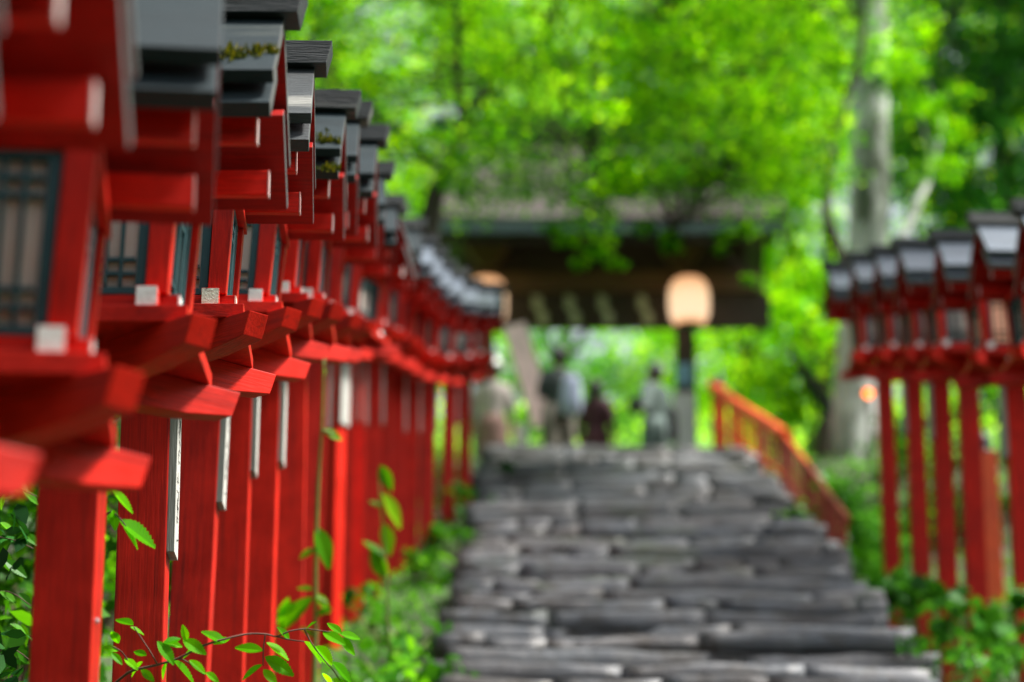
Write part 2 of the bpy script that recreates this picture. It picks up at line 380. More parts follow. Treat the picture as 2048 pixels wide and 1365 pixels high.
def build_steps():
    bm = bmesh.new()
    n = 55; z = 0.0; Y = .77 / .349
    zt = 0
    steps = []
    while zt < 7.84:
        rise = R.uniform(.115, .165); zt = min(7.85, zt + rise); steps.append((Y, zt, rise)); Y = (zt + .77) / .349 
    for Yf, zt, rise in steps:
        eL, eR = edgeL(Yf) - R.uniform(0, .12), edgeR(Yf) + R.uniform(0, .14)
        courses = [(zt - rise - .02, zt)] if R.random() < .5 else [(zt - rise - .02, zt - rise * R.uniform(.4, .6)), (None, zt)]
        if len(courses) == 2: courses[1] = (courses[0][1] + .004, zt)
        for ci, (za, zb) in enumerate(courses):
            x = eL
            while x < eR - .05:
                w = R.choice([.3, .5, .75, 1.0, 1.4]) * R.uniform(.8, 1.2)
                x1 = min(eR, x + w); 
                if eR - x1 < .15: x1 = eR
                yf = Yf + R.uniform(-.010, .006) - (.02 if ci == len(courses) - 1 else 0)
                dz = R.uniform(-.020, .008); gap = R.uniform(.0, .003); tilt = R.uniform(-.012, .012)
                nseg = max(3, int((x1 - x) / .09)); h = zb - za
                prof = [(0.5, za - .05), (.0, za - .045), (.002, za + h * .25), (.010, za + h * .6), (.020, zb - .005), (.027, zb), (.14, zb - .004), (.5, zb)]
                rings = []
                for k in range(nseg + 1):
                    t = k / nseg; xx = x + gap + (x1 - x - 2 * gap) * t
                    endc = .02 * (abs(2 * t - 1) ** 6)
                    ring = []
                    for q, (py, pz) in enumerate(prof):
                        nn = noise.noise(Vector((xx * 4.3, Yf * 3 + q * .4, pz * 9 + ci * 5))); n2 = noise.noise(Vector((xx * 9, Yf * 5 + 7, pz * 14)))
                        wav = .045 * noise.noise(Vector((xx * .9, Yf * 1.7, 4))) + .02 * noise.noise(Vector((xx * 2.6, Yf * 2.1, 8)))
                        ring.append((xx, yf - .01 + wav * .8 + py + (endc * .12 + .018 * nn + .008 * n2 if py < .3 else 0), pz + (dz + tilt * (t - .5) * 2 + .014 * nn + .008 * n2 + wav) * (1 if q >= 3 else .3)))
                    rings.append(ring)
                loft(bm, rings)
                x = x1
    bmesh.ops.recalc_face_normals(bm, faces=bm.faces)
    o = obj('stone_steps', bm, STONE, smooth=True)
    props(o, 'long flight of uneven wet grey stone steps climbing to the gate', 'steps', kind='structure')
    bm = bmesh.new()                      # paved landing beyond the last step
    y = 25.1
    while y < 31:
        x = -1.5; d = R.uniform(.4, .7)
        while x < 3.6:
            w = R.uniform(.5, 1.0); box(bm, x + .008, x + w - .008, y + .008, y + d - .008, 7.70, 7.852 + R.uniform(-.004, .006), .006); x += w
        y += d
    props(obj('landing_path', bm, STONE), 'flat grey stone paving under and beyond the wooden gate', 'paving', kind='structure')
build_steps()

# ---------------------------------------------------------------- the red wayside lantern
SHIFT = .155
def flare(bm, verts=None):
    for v in (verts or bm.verts):
        t = (v.co.z - .155) / .27; k = 1 + .085 * t
        v.co.x *= k; v.co.y *= k
def rot_all(bm, a):
    bmesh.ops.rotate(bm, verts=bm.verts, cent=(0, 0, 0), matrix=Matrix.Rotation(a, 3, 'Z'))
def shadeplane(z): return 0
def arm_bm():
    bm = bmesh.new(); L = .405
    pts = [(-L, .079), (L, .079), (L - .022, .022), (.26, .006), (.12, 0), (-.12, 0), (-.26, .006), (-L + .022, .022)]
    prism(bm, pts[::-1], 'y', -.031, .031, bev=.0022)
    return bm
def lattice_bm():
    bm = bmesh.new(); W = .153; y = -.188
    z0, z1 = .156, .452
    t = .012
    def b(x0, x1, a, c, tt=t): box(bm, x0, x1, y, y + tt, a, c, .0012)
    b(-W, -W + .020, z0, z1, .016); b(W - .020, W, z0, z1, .016)
    b(-W + .020, W - .020, z0 + .0005, z0 + .016, .0155); b(-W + .020, W - .020, z1 - .016, z1 - .0005, .0155)
    for x in (-W + .024 + .026, -W + .024 + .056, 0, W - .024 - .056, W - .024 - .026):
        b(x - .0038, x + .0038, z0 + .019, z1 - .019, .011)
    for z in (z0 + .044, z0 + .073, z1 - .073, z1 - .044):
        box(bm, -W + .023, W - .023, y + .002, y + .0125, z - .0042, z + .0042, .001)
    flare(bm)
    return bm
def pane_bm():
    bm = bmesh.new(); box(bm, -.15, .15, -.172, -.169, .158, .450); flare(bm); return bm
def roofboard_bm(lower, back):
    bm = bmesh.new(); s = -1 if not back else 1
    # section in (y,z): slope about 42 degrees
    u = Vector((.739, -.673)); nrm = Vector((.673, .739))     # down-slope, outward (for +y side)
    def P(d, h): q = Vector((.0, .848)) + u * d + nrm * h; return (s * q.x, q.y)
    if not lower: pts = [P(.0, 0), P(.358, 0), P(.355, -.030), P(.0, -.030)]
    else: e = .405 if not back else .435; pts = [P(.20, -.052), P(e, -.052), P(e - .007, -.088), P(.20, -.082)]
    w = .405 if not lower else .400
    prism(bm, pts, 'x', -w, w, bev=.002)
    bm.faces.ensure_lookup_table()
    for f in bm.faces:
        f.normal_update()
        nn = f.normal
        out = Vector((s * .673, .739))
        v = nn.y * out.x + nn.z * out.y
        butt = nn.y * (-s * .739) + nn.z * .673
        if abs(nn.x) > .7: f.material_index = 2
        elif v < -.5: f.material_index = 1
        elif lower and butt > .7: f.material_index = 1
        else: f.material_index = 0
    return bm
def make_lantern(post_len, name='wayside_lantern'):
    root = bpy.data.objects.new(name, None); C.objects.link(root); root.empty_display_size = .1
    bm = bmesh.new(); box(bm, -.06, .06, -.06, .06, -post_len, .0, .0035); obj('post', bm, RED_V, root)
    a = obj('bracket_arm', arm_bm(), RED_X, root); a.rotation_euler.z = math.radians(45)
    bmb = arm_bm(); bmesh.ops.translate(bmb, vec=(0, 0, .001), verts=bmb.verts); a = obj('bracket_arm', bmb, RED_X, root); a.rotation_euler.z = math.radians(-45)
    bm = bmesh.new(); box(bm, -.247, .247, -.247, .247, .0805, .1155, .002); obj('base_plate', bm, RED_H, root)
    for s in (-1, 1):
        bm = bmesh.new(); box(bm, -.021, .021, -.232, .232, .1165, .1585, .0015)
        for sg in (-1, 1): box(bm, -.0215, .0215, sg * .2325 - .0022, sg * .2325 + .0022, .116, .159, .001, mi=1)
        o = obj('base_beam', bm, [RED_H, WHITE], root); o.location.x = s * .164
        bm = bmesh.new(); box(bm, -.222, .222, -.019, .019, .1175, .1545, .0015)
        for sg in (-1, 1): box(bm, sg * .2225 - .0022, sg * .2225 + .0022, -.0195, .0195, .117, .155, .001, mi=1)
        o = obj('base_beam', bm, [RED_X, WHITE], root); o.location.y = s * .170
    for sx in (-1, 1):
        for sy in (-1, 1):
            bm = bmesh.new(); x0, x1 = sorted((sx * .155, sx * .200)); y0, y1 = sorted((sy * .155, sy * .200))
            box(bm, x0, x1, y0, y1, .155, .4525, .002); flare(bm); obj('corner_post', bm, RED_V, root)
    for k in range(4):
        w = obj('window', lattice_bm(), TEAL, root); w.rotation_euler.z = k * math.pi / 2
        obj('paper_pane', pane_bm(), PAPER, w)
    bm = bmesh.new(); box(bm, -.226, .226, -.226, .226, .453, .474, .002); obj('top_plate', bm, RED_H, root)
    for s in (-1, 1):
        bm = bmesh.new(); box(bm, -.02, .02, -.19, .19, .4745, .4925, .002); o = obj('tie_beam', bm, RED_H, root); o.location.x = s * .17
        bm = bmesh.new(); box(bm, -.018, .018, -.022, .022, .4925, .80, .002); o = obj('king_post', bm, RED_V, root); o.location.x = s * .17
    rf = obj('roof', roofboard_bm(False, False), [ROOF, RED_SHADED, EDGE], root)
    obj('roof_board', roofboard_bm(False, True), [ROOF, RED_SHADED, EDGE], rf)
    obj('eave_board', roofboard_bm(True, False), [ROOF, RED_SHADED, EDGE], rf)
    obj('eave_board', roofboard_bm(True, True), [ROOF, RED_SHADED, EDGE], rf)
    bm = bmesh.new()
    prism(bm, [(-.452, .896), (.452, .896), (.436, .832), (-.436, .832)][::-1], 'y', -.05, .05, bev=.002)
    obj('ridge_cap', bm, ROOF_OLD, rf)
    for s in (-1, 1):
        bm = bmesh.new(); box(bm, -.366, .366, -.013, .013, .488, .546, .003)
        for sg in (-1, 1): box(bm, sg * .3665 - .002, sg * .3665 + .002, -.0135, .0135, .4875, .5465, .001, mi=1)
        o = obj('purlin', bm, [RED_X, WHITE_END], rf); o.location.y = s * .155
    return root
def copy_tree(o, parent=None):
    c = o.copy(); C.objects.link(c); c.parent = parent
    for ch in o.children: copy_tree(ch, c)
    return c

# plaque hung on the path side of some posts
def plaque_mesh():
    bm = bmesh.new(); box(bm, .0602, .0802, -.056, .056, -.46, -.002, .0012)
    for f in bm.faces:
        f.normal_update(); f.material_index = 1 if f.normal.x > .5 else 0
    me = bpy.data.meshes.new('name_plaque'); bm.to_mesh(me); bm.free(); me.materials.append(PLAQ); me.materials.append(PLAQ_W)
    bm = bmesh.new(); r2 = random.Random(5)
    rows = [(-.10, .03), (-.135, .02), (-.165, .03), (-.20, .022), (-.245, .034), (-.30, .018), (-.318, .018), (-.336, .018), (-.354, .018)]
    for z, h in rows:
        for k in range(4):
            cy = r2.uniform(-.016, .02); cz = z - h * r2.random()
            if r2.random() < .5: box(bm, .0801, .0808, cy - .014, cy + .014, cz - .0013, cz + .0013)
            else: box(bm, .0801, .0808, cy - .0018, cy + .0018, cz - .010, cz + .010)
    ml = bpy.data.meshes.new('lettering'); bm.to_mesh(ml); bm.free(); ml.materials.append(INK)
    bm = bmesh.new()
    bmesh.ops.create_uvsphere(bm, u_segments=10, v_segments=6, radius=.004, matrix=Matrix.Translation((.081, 0, -.42)))
    mn = bpy.data.meshes.new('nail'); bm.to_mesh(mn); bm.free(); mn.materials.append(STEEL)
    return me, ml, mn
PLAQ_ME, LETTER_ME, NAIL_ME = plaque_mesh()
def add_plaque(root, side=1, text=True):
    o = bpy.data.objects.new('name_plaque', PLAQ_ME); C.objects.link(o); o.parent = root
    if side < 0: o.rotation_euler.z = math.pi
    for nm, me in (('lettering', LETTER_ME), ('nail', NAIL_ME)):
        if nm == 'lettering' and not text: continue
        c = bpy.data.objects.new(nm, me); C.objects.link(c); c.parent = o
    return o
def add_moss(root, spots, n, seed):
    rr = random.Random(seed); rf = [c for c in root.children if c.name.startswith('roof')][0]
    bm = bmesh.new()
    for (x, d, rad) in spots:                     # x along ridge, d metres down the front slope
        for k in range(n):
            px, pd = x + rr.gauss(0, rad), d + rr.gauss(0, rad * .55)
            lowr = pd > .325
            if pd > .395: pd = .395 
            y = -.739 * pd; z = .848 - .673 * pd + .001 - (.052 / .739 if lowr else 0)
            px = max(-.39, min(.402, px))
            h = rr.uniform(.006, .02); w = rr.uniform(.004, .009); a = rr.uniform(0, 6.3)
            q = Vector((px, y, z)); dv = Vector((math.cos(a) * w, math.sin(a) * w, 0))
            tip = q + Vector((rr.gauss(0, .006), -.006 + rr.gauss(0, .006), h))
            v = [bm.verts.new(q - dv), bm.verts.new(q + dv), bm.verts.new(tip)]
            bm.faces.new(v)
    o = obj('moss_patch', bm, L_MOSS, rf)
    o['kind'] = 'stuff'

lantern0 = make_lantern(2.2)
GL = 'red lanterns lining the left side of the steps'
GR = 'red lanterns lining the right side of the steps'
YAW = .05
def from_block(px, py, xp, s=1.0):
    xb = xp + (.164 + .232 * YAW) * s; zt = xb / ((px - 1024) / F)
    p = atz(px, py, zt); return (xp, p.y + .225 * s, p.z - .1375 * s, s)
left = [
 (-.92, 2.08, .46 + EYE, 1), (-.90, 2.76, .70 + EYE, 1),
 from_block(78, 672, -.884), (-.888, 4.82, 1.360 + EYE, 1), (-.912, 5.912, 1.718 + EYE, 1),
 from_block(513, 591, -.945), from_block(567, 573, -.95), from_block(618, 588, -.93), from_block(660, 612, -.94, .96),
 from_block(697, 624, -.98, .93), from_block(725, 638, -.98, .92), from_block(748, 642, -.97, .93), from_block(764, 646, -.93, .95), from_block(795, 662, -.88, .93), from_block(815, 678, -.84, .92), from_block(838, 694, -.78, .90), from_block(866, 704, -.70, .88),
 from_block(898, 711, -.61, .86), from_block(938, 708, -.49, .86), from_block(963, 704, -.41, .86)]
LAB = [
 'nearest red lantern, a dark blurred sliver at the far left edge of the photo',
 'blurred red lantern at the left edge, its roof cut off by the top corner',
 'large red lantern at left with a blurred teal window and big white beam end',
 'red lantern whose black roof carries a tuft of moss on its upper slope',
 'sharp red lantern with cracked cream beam end and bare plaque lettering on its post',
 'red lantern just beyond the one with the cracked cream beam end, moss along its eave',
 'sixth full lantern of the left row, right behind the mossy eave one',
 'eighth lantern up the left row, slightly soft, red post with grey plaque',
 'ninth lantern up the left row, behind the thin climbing vine',
 'tenth lantern up the left row, tight behind the thin vine',
 'left row lantern whose post is turned so that its pink plaque side shows wide',
 'twelfth lantern up the left row, right beyond the one with the turned post',
 'thirteenth lantern up the left row, squeezed between its neighbours',
 'fourteenth lantern up the left row, where the roofs begin to turn pale',
 'fifteenth lantern up the left row, its roof pale blue with reflected sky',
 'sixteenth lantern up the left row, with no plaque on its post',
 'pale roofed lantern filling the gap before the three farthest left lanterns',
 'first of the three farthest left lanterns, below the hidden paper lantern',
 'middle one of the three farthest left lanterns before the gate',
 'last and farthest left lantern, standing nearest the stone steps']
for i, (x, y, z, s) in enumerate(left):
    o = lantern0 if i == 0 else copy_tree(lantern0)
    o.location = (x, y, z); o.scale = (s, s, s)
    rr = random.Random(50 + i)
    o.rotation_euler = (rr.uniform(-.012, .012), rr.uniform(-.016, .016), YAW + rr.uniform(-.03, .03))
    if i in (2, 3): o.rotation_euler.y = -.006
    if i == 4: o.rotation_euler.z = YAW + .005
    if i == 10: o.rotation_euler.z = -.38
    if i == 2: o.rotation_euler.z = .125
    if i == 3: o.rotation_euler.z = .02
    props(o, LAB[i], 'lantern', GL)
    if i >= 4 and i not in (8, 14): add_plaque(o, 1, text=(i < 6))
    if i == 3: add_moss(o, [(.27, .265, .030), (.31, .28, .02), (.38, .25, .02), (.12, .30, .03), (.18, .36, .04)], 60, 3)
    if i == 5: add_moss(o, [(.28, .29, .05), (.36, .3, .02), (.2, .36, .07), (.38, .36, .02)], 60, 4)
    if i == 4:                                  # weathered cream beam ends and roof
        for ch in o.children:
            if ch.name.startswith('base_beam'):
                ch.data = ch.data.copy(); ch.data.materials[1] = WHITE_OLD
            if ch.name.startswith('roof'):
                for q in (ch, *ch.children):
                    if q.name.startswith(('roof', 'eave')):
                        q.data = q.data.copy(); q.data.materials[0] = ROOF_OLD
    if i == 3:
        bm = bmesh.new(); bmesh.ops.create_uvsphere(bm, u_segments=10, v_segments=6, radius=.006, matrix=Matrix.Translation((.062, -.02, -.47)))
        obj('nail', bm, STEEL, o)
def pale_roof(o):  # gives the roof boards the colour with painted-in sky reflection
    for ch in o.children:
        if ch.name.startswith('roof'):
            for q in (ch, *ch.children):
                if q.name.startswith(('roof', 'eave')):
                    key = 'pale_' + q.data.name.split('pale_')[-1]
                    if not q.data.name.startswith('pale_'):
                        me = bpy.data.meshes.get(key) or q.data.copy(); me.name = key; me.materials[0] = ROOF_SHEEN; q.data = me
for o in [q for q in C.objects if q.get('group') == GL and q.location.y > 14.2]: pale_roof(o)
right = []
for zeta, ry in ((18.95, 532), (17.6, 514), (16.5, 502), (15.5, 487), (14.05, 471), (12.9, 440), (11.75, 415)):
    X = 2.87; el = PITCH - math.atan((ry - 682) / F)
    Yr = zeta / (CP + SP * math.tan(el)) + .2
    right.append((X, Yr, math.tan(el) * Yr - .875 + EYE, 1))
RLAB = ['farthest lantern of the right row, its grey roof beside the pale tree trunk',
 'second farthest lantern of the right row, roof shining pale blue',
 'third farthest lantern of the right row, small bright white roof',
 'right row lantern with the brightest sky-lit roof, in the middle of the row',
 'right row lantern with a warm glow on its window paper',
 'right row lantern near the edge with a wide grey stepped roof',
 'nearest lantern of the right row, cut off by the right edge of the photo']
LITPANE = [q for q in lantern0.children_recursive if q.name.startswith('paper_pane')][0].data.copy(); LITPANE.materials[0] = emis('lit_window_paper', (1.0, .42, .22), .22, (.5, .4, .35))
rdone = []
for i, (x, y, z, s) in enumerate(right):
    o = copy_tree(lantern0); o.location = (x, y, z)
    rr = random.Random(90 + i); o.rotation_euler = (rr.uniform(-.006, .006), .012 + rr.uniform(-.01, .01), rr.uniform(-.03, .03))
    for ch in list(o.children):
        if ch.name.startswith(('name_plaque', 'nail')): bpy.data.objects.remove(ch, do_unlink=True)
    props(o, RLAB[i], 'lantern', GR)
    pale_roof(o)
    if i == 4:                                  # the one lantern with its lamp on
        for ch in o.children:
            if ch.name.startswith('window'):
                for q in ch.children: q.data = LITPANE
    if i in (1, 2, 4): add_plaque(o, -1, text=False)

# ---------------------------------------------------------------- gate
def build_gate():
    gy = 28.6; xc = 1.12
    g = empty('shrine_gate', (xc, gy, 7.85), 'old dark wooden gate with a thick bark roof at the top of the steps', 'gate')
    def w(px, py, Y): p = atY(px, py, Y); return p
    xr = 3.18 - xc; xl = -.92 - xc
    yF = 27.3 - gy; yB = 30.3 - gy; ridge_y = (yF + yB) / 2 + .1
    ze = w(1200, 468, 27.3).z - 7.85         # eave underside height
    zr = w(1200, 276, 28.9).z - 7.85
    # curved thatched roof: section (y,z) thick at the eave
    N1 = 12; top = []
    for k in range(N1 + 1):
        t = k / N1; y = yF + (ridge_y - yF) * t; z = ze + .22 + (zr - ze - .22) * (t ** .85 * .75 + t * .25); top.append((y, z))
    back = [(yB + (ridge_y - yB) * t / N1, ze + .22 + (zr - ze - .22) * ((t / N1) ** .85 * .75 + (t / N1) * .25)) for t in range(N1, -1, -1)]
    under = [(yB + .02, ze), (ridge_y + .2, ze + .75), (ridge_y - .2, ze + .75), (yF + .02, ze)]
    bm = bmesh.new(); poly = top + back[1:] + under
    nseg = 24; rings = []
    for i in range(nseg + 1):
        t = i / nseg; x = xl + (xr - xl) * t; lift = .02 * abs(2 * t - 1) ** 4
        rings.append([(x, y, z + lift + .012 * noise.noise(Vector((x * 3, y * 3, z * 3)))) for y, z in poly])
    loft(bm, rings); bmesh.ops.recalc_face_normals(bm, faces=bm.faces)
    roof = obj('roof', bm, BARKROOF, g, smooth=False)
    bm = bmesh.new()
    rings = []
    for i in range(nseg + 1):
        t = i / nseg; x = xl - .02 + (xr - xl + .04) * t; lift = .02 * abs(2 * t - 1) ** 4
        rings.append([(x, yF - .03, ze + .01 + lift), (x, yF - .03, ze + .13 + lift), (x, yF + .05, ze + .16 + lift), (x, yF + .05, ze + .01 + lift)])
    loft(bm, rings); bmesh.ops.recalc_face_normals(bm, faces=bm.faces); obj('eave_edge', bm, COPPER, roof)
    bm = bmesh.new(); box(bm, xl - .08, xr + .08, ridge_y - .16, ridge_y + .16, zr - .04, zr + .16, .03); box(bm, xl - .12, xr + .12, ridge_y - .21, ridge_y + .21, zr + .161, zr + .21, .02)
    obj('ridge', bm, COPPER, roof)
    for s, x in ((-1, xl), (1, xr)):          # barge boards at the gable ends
        bm = bmesh.new(); pts = [(y, z + .10) for y, z in top] + [(y, z + .10) for y, z in back[1:]] + [(y, z + .10 - .42) for y, z in (top + back[1:])[::-1]]
        # dropped gable skirt, seen as the dark right edge of the gate
        prism(bm, pts, 'x', x + s * .003, x + s * .063); obj('barge_board', bm, DWOOD, roof)
    n = 26
    for i in range(n):                        # rafters under the front eave
        x = xl + .1 + (xr - xl - .2) * i / (n - 1)
        bm = bmesh.new(); prism(bm, [(yF + .06, ze - .10), (yF + .06, ze - .01), (0.1, ze + .55), (.1, ze + .44)], 'x', x - .03, x + .03)
        obj('rafter', bm, DWOOD, roof)
    zb = w(1200, 588, 28.6).z - 7.85; zt2 = w(1200, 548, 28.6).z - 7.85
    bm = bmesh.new(); box(bm, xl + .25, xr - .12, -.13, .13, zb, zt2, .015); obj('main_beam', bm, BWOOD, g)
    zc = w(1200, 652, 28.5).z - 7.85
    bm = bmesh.new(); box(bm, xl + .15, xr - .02, -.06, .06, zc, zb - .003, .01); obj('lintel_board', bm, DWOOD, g)
    bm = bmesh.new(); box(bm, xl + .3, xr - .3, -.10, .10, zt2 + .003, ze + .42, .01); obj('upper_wall', bm, DWOOD, g)
    for x in (2.08 - xc, -.30 - xc, 2.08 - xc, -.30 - xc):
        pass
    for (x, y) in ((2.08 - xc, 0), (-.30 - xc, 0), (2.25 - xc, 1.3), (-.40 - xc, 1.3)):
        bm = bmesh.new(); box(bm, x - .085, x + .085, y - .085, y + .085, .0, zb if y == 0 else ze + .4, .012)
        o = obj('pillar', bm, DWOOD, g)
        bm = bmesh.new(); box(bm, x - .135, x + .135, y - .135, y + .135, .0, 1.72, .02)
        if y == 0: obj('pillar_wrap', bm, PALESTONE, o)
        else: bm.free()
        bm = bmesh.new(); box(bm, x - .2, x + .2, y - .2, y + .2, -.05, .06, .02); obj('pillar_base', bm, STONE, o)
    for (x, y) in ((2.08 - xc, 0), (-.30 - xc, 0)):    # bracket blocks on the beam
        bm = bmesh.new(); prism(bm, [(x - .28, zt2 + .30), (x + .28, zt2 + .30), (x + .2, zt2 + .16), (x + .09, zt2 + .01), (x - .09, zt2 + .01), (x - .2, zt2 + .16)][::-1], 'y', -.28, -.105)
        obj('bracket', bm, BWOOD, g)
    bm = bmesh.new(); x = 2.08 - xc; zz = w(1380, 765, 28.4).z - 7.85; zz2 = w(1380, 722, 28.4).z - 7.85
    box(bm, x - .10, x + .10, -.107, -.087, zz, zz2, .004); obj('notice_plate', bm, BLUE, g)
    # folded paper streamers under the beam
    for k, px in enumerate((1077, 1142, 1208, 1287)):
        p1 = w(px - 8, 592, 28.35); p2 = w(px + 14, 650, 28.35)
        bm = bmesh.new(); m = 4; wd = .11
        for j in range(m):
            a = p1.lerp(p2, j / m); b_ = p1.lerp(p2, (j + 1) / m + .01); sx = .018 * (-1) ** j
            yy = -.02 * (j % 2)
            prism(bm, [(a.x - wd / 2 + sx, a.z), (a.x + wd / 2 + sx, a.z), (b_.x + wd / 2 + sx, b_.z), (b_.x - wd / 2 + sx, b_.z)], 'y', 28.35 + yy, 28.354 + yy)
        tube(bm, [(p1.x, 28.35, p1.z + .04), (p1.x, 28.35, p1.z - .02)], .006, 5)
        o = obj('paper_streamer', bm, SHIDE); props(o, ['leftmost pale paper streamer hanging from the gate lintel', 'second pale paper streamer from the left under the gate lintel', 'third pale paper streamer from the left under the gate lintel', 'rightmost pale paper streamer under the gate lintel, nearest the glowing lantern'][k], 'streamer', 'pale streamers under the gate lintel')
    return g
build_gate()

def glow():
    m, nt, N, L = newmat('lit_lantern_paper')
    out = N.new('ShaderNodeOutputMaterial'); b = N.new('ShaderNodeBsdfPrincipled'); L.new(b.outputs[0], out.inputs[0])
    b.inputs['Base Color'].default_value = (.35, .22, .12, 1); b.inputs['Roughness'].default_value = .8
    tc = N.new('ShaderNodeTexCoord'); sx = N.new('ShaderNodeSeparateXYZ'); L.new(tc.outputs['Object'], sx.inputs[0])
    r = ramp(N, [(.0, (.55, .21, .06)), (.10, (.55, .36, .24)), (.35, (.52, .34, .21)), (.62, (.42, .17, .06))]); L.new(sx.outputs[2], r.inputs[0])
    L.new(r.outputs[0], b.inputs['Emission Color']); b.inputs['Emission Strength'].default_value = .9
    return m
PL_GLOW = glow()
def paper_lantern(px, label):
    c = atY(px, 604, 28.0); h = .31; r = .245
    t = empty('paper_lantern', (c.x, c.y, c.z - h), label, 'paper lantern', 'lit paper lanterns on the gate pillars')
    bm = bmesh.new(); rings = []; n = 28
    for i in range(n + 1):
        u = -1 + 2 * i / n
        rr = r * (1 - .30 * abs(u) ** 3.2 - .10 * abs(u) ** 12) * (1 + .012 * math.cos(i * math.pi))
        rings.append(ell((0, 0, h + u * h * .93), rr, rr, 24))
    loft(bm, rings, cap=False); obj('paper_shade', bm, PL_GLOW, t, smooth=True)
    for z0, z1 in ((h * .03, h * .10), (h * 1.9, h * 1.98)):
        bm = bmesh.new(); loft(bm, [ell((0, 0, z0), r * .62, r * .62, 24), ell((0, 0, z1), r * .62, r * .62, 24)]); obj('black_rim', bm, BLACKCAP, t)
    bm = bmesh.new(); tube(bm, [(0, 0, h * 1.98), (0, 0, h * 2.25), (0, .45, h * 2.3)], .012, 6); obj('hanger', bm, BLACKCAP, t)
paper_lantern(1378, 'glowing orange paper lantern hanging in front of the right gate pillar')
paper_lantern(973, 'glowing orange paper lantern mostly hidden behind the left lantern roofs')
BULB = emis('orange_bulb', (1.0, .16, .01), 3)
for px, py, Y, lb in ((893, 782, 26.4, 'small lit orange lamp seen between the far left lantern posts'), (1737, 787, 23.0, 'small lit orange lamp beside the pale tree trunk on the right')):
    p = atY(px, py, Y); gz = ground_z(p.x, p.y)
    t = empty('path_lamp', (p.x, p.y, gz), lb, 'lamp', 'small orange path lamps')
    bm = bmesh.new(); tube(bm, [(0, 0, 0), (0, 0, p.z - gz - .05)], .018, 8); obj('pole', bm, DWOOD, t)
    bm = bmesh.new(); bmesh.ops.create_uvsphere(bm, u_segments=14, v_segments=10, radius=.042, matrix=Matrix.Translation((0, 0, p.z - gz))); obj('bulb', bm, BULB, t, smooth=True)
    bm = bmesh.new(); loft(bm, [ell((0, 0, p.z - gz + .035), .07, .07, 16), ell((0, 0, p.z - gz + .06), .02, .02, 16)]); obj('hood', bm, BLACKCAP, t)

# ---------------------------------------------------------------- railing along the right edge of the steps
def build_rail():
    P = [atY(1425, 772, 26.3), atY(1468, 806, 24.6), atY(1520, 838, 22.8), atY(1570, 872, 21.2), atY(1615, 928, 19.8), atY(1655, 985, 18.6), atY(1698, 1040, 17.5)]
    t = empty('stair_railing', (P[0].x, P[0].y, ground_z(P[0].x, P[0].y)), 'bright vermilion handrail descending the right edge of the steps', 'railing')
    o0 = Vector(t.location)
    def seg(a, b, r0, mat, nm):
        bm = bmesh.new(); tube(bm, [a - o0, a.lerp(b, .5) - o0, b - o0], r0, 8); obj(nm, bm, mat, t)
    for i in range(len(P) - 1):
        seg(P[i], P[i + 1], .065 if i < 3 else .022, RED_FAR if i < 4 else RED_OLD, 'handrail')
        if i < 6:
            g = .42
            a = P[i].copy(); b = P[i + 1].copy(); a.z -= g * .9; b.z -= g * .9
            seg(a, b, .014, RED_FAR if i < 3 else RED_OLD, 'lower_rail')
    for i in range(len(P) - 1):
        for k in range(5):
            q = P[i].lerp(P[i + 1], k / 5)
            if i == 0 and k == 0: continue
            bm = bmesh.new(); r = .032 if k == 0 else .014
            gz = min(ground_z(q.x, q.y), stair_z(q.y) - .1) - .1
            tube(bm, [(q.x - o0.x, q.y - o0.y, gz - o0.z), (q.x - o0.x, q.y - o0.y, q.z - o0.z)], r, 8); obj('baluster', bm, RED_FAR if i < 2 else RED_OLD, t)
    def newel(px, py0, py1, Y, wd, label):
        a = atY(px, py1, Y); b = atY(px, py0, Y)
        gz = ground_z(a.x, a.y) - .05
        t2 = empty('newel_post', (a.x, a.y, gz), label, 'post', 'red posts with black caps')
        h = b.z - gz; capz = wd * .9
        bm = bmesh.new(); box(bm, -wd / 2, wd / 2, -wd / 2, wd / 2, 0, h - capz, .01); obj('shaft', bm, RED_FAR, t2)
        bm = bmesh.new(); prof = [(.0, .42), (.12, .46), (.2, .38), (.34, .36), (.55, .44), (.8, .36), (1.0, .2), (1.2, .04)]
        loft(bm, [ell((0, 0, h - capz + z * capz), r * wd, r * wd, 18) for z, r in prof]); obj('cap', bm, BLACKCAP, t2, smooth=True)
    newel(1440, 752, 880, 26.0, .15, 'red post with a black cap at the top end of the handrail')
    newel(1978, 868, 1100, 20.0, .19, 'thick red post with a black cap seen between the right row posts')
build_rail()

# ---------------------------------------------------------------- small things by the gate
def board(px0, py0, px1, py1, Y, wd, mat, name, label, cat):
    a, b = atY(px0, py0, Y + .15), atY(px1, py1, Y)
    bm = bmesh.new(); d = (b - a).normalized(); s = d.cross(Vector((0, 1, 0))).normalized() * wd / 2; th = Vector((0, .02, 0))
    ring = lambda p: [p - s - th, p + s - th, p + s + th, p - s + th]
    loft(bm, [[tuple(q) for q in ring(p)] for p in (a, a.lerp(b, .5), b)]); bmesh.ops.recalc_face_normals(bm, faces=bm.faces)
    props(obj(name, bm, mat), label, cat)
board(1028, 650, 1090, 850, 27.3, .27, PWOOD, 'leaning_board', 'long pale pink board leaning against the left side of the gate', 'board')
p = atY(1041, 850, 27.0)
t = empty('standing_sign', (p.x, p.y, 7.855), 'small white standing sign on the landing under the pink board', 'sign')
bm = bmesh.new(); box(bm, -.075, .075, -.012, .012, .25, p.z - 7.85, .004); obj('panel', bm, WHITE, t)
bm = bmesh.new(); box(bm, -.02, .02, -.011, .011, 0, .25); box(bm, -.14, .14, -.1, .1, 0, .03, .004); obj('stand', bm, DWOOD, t)
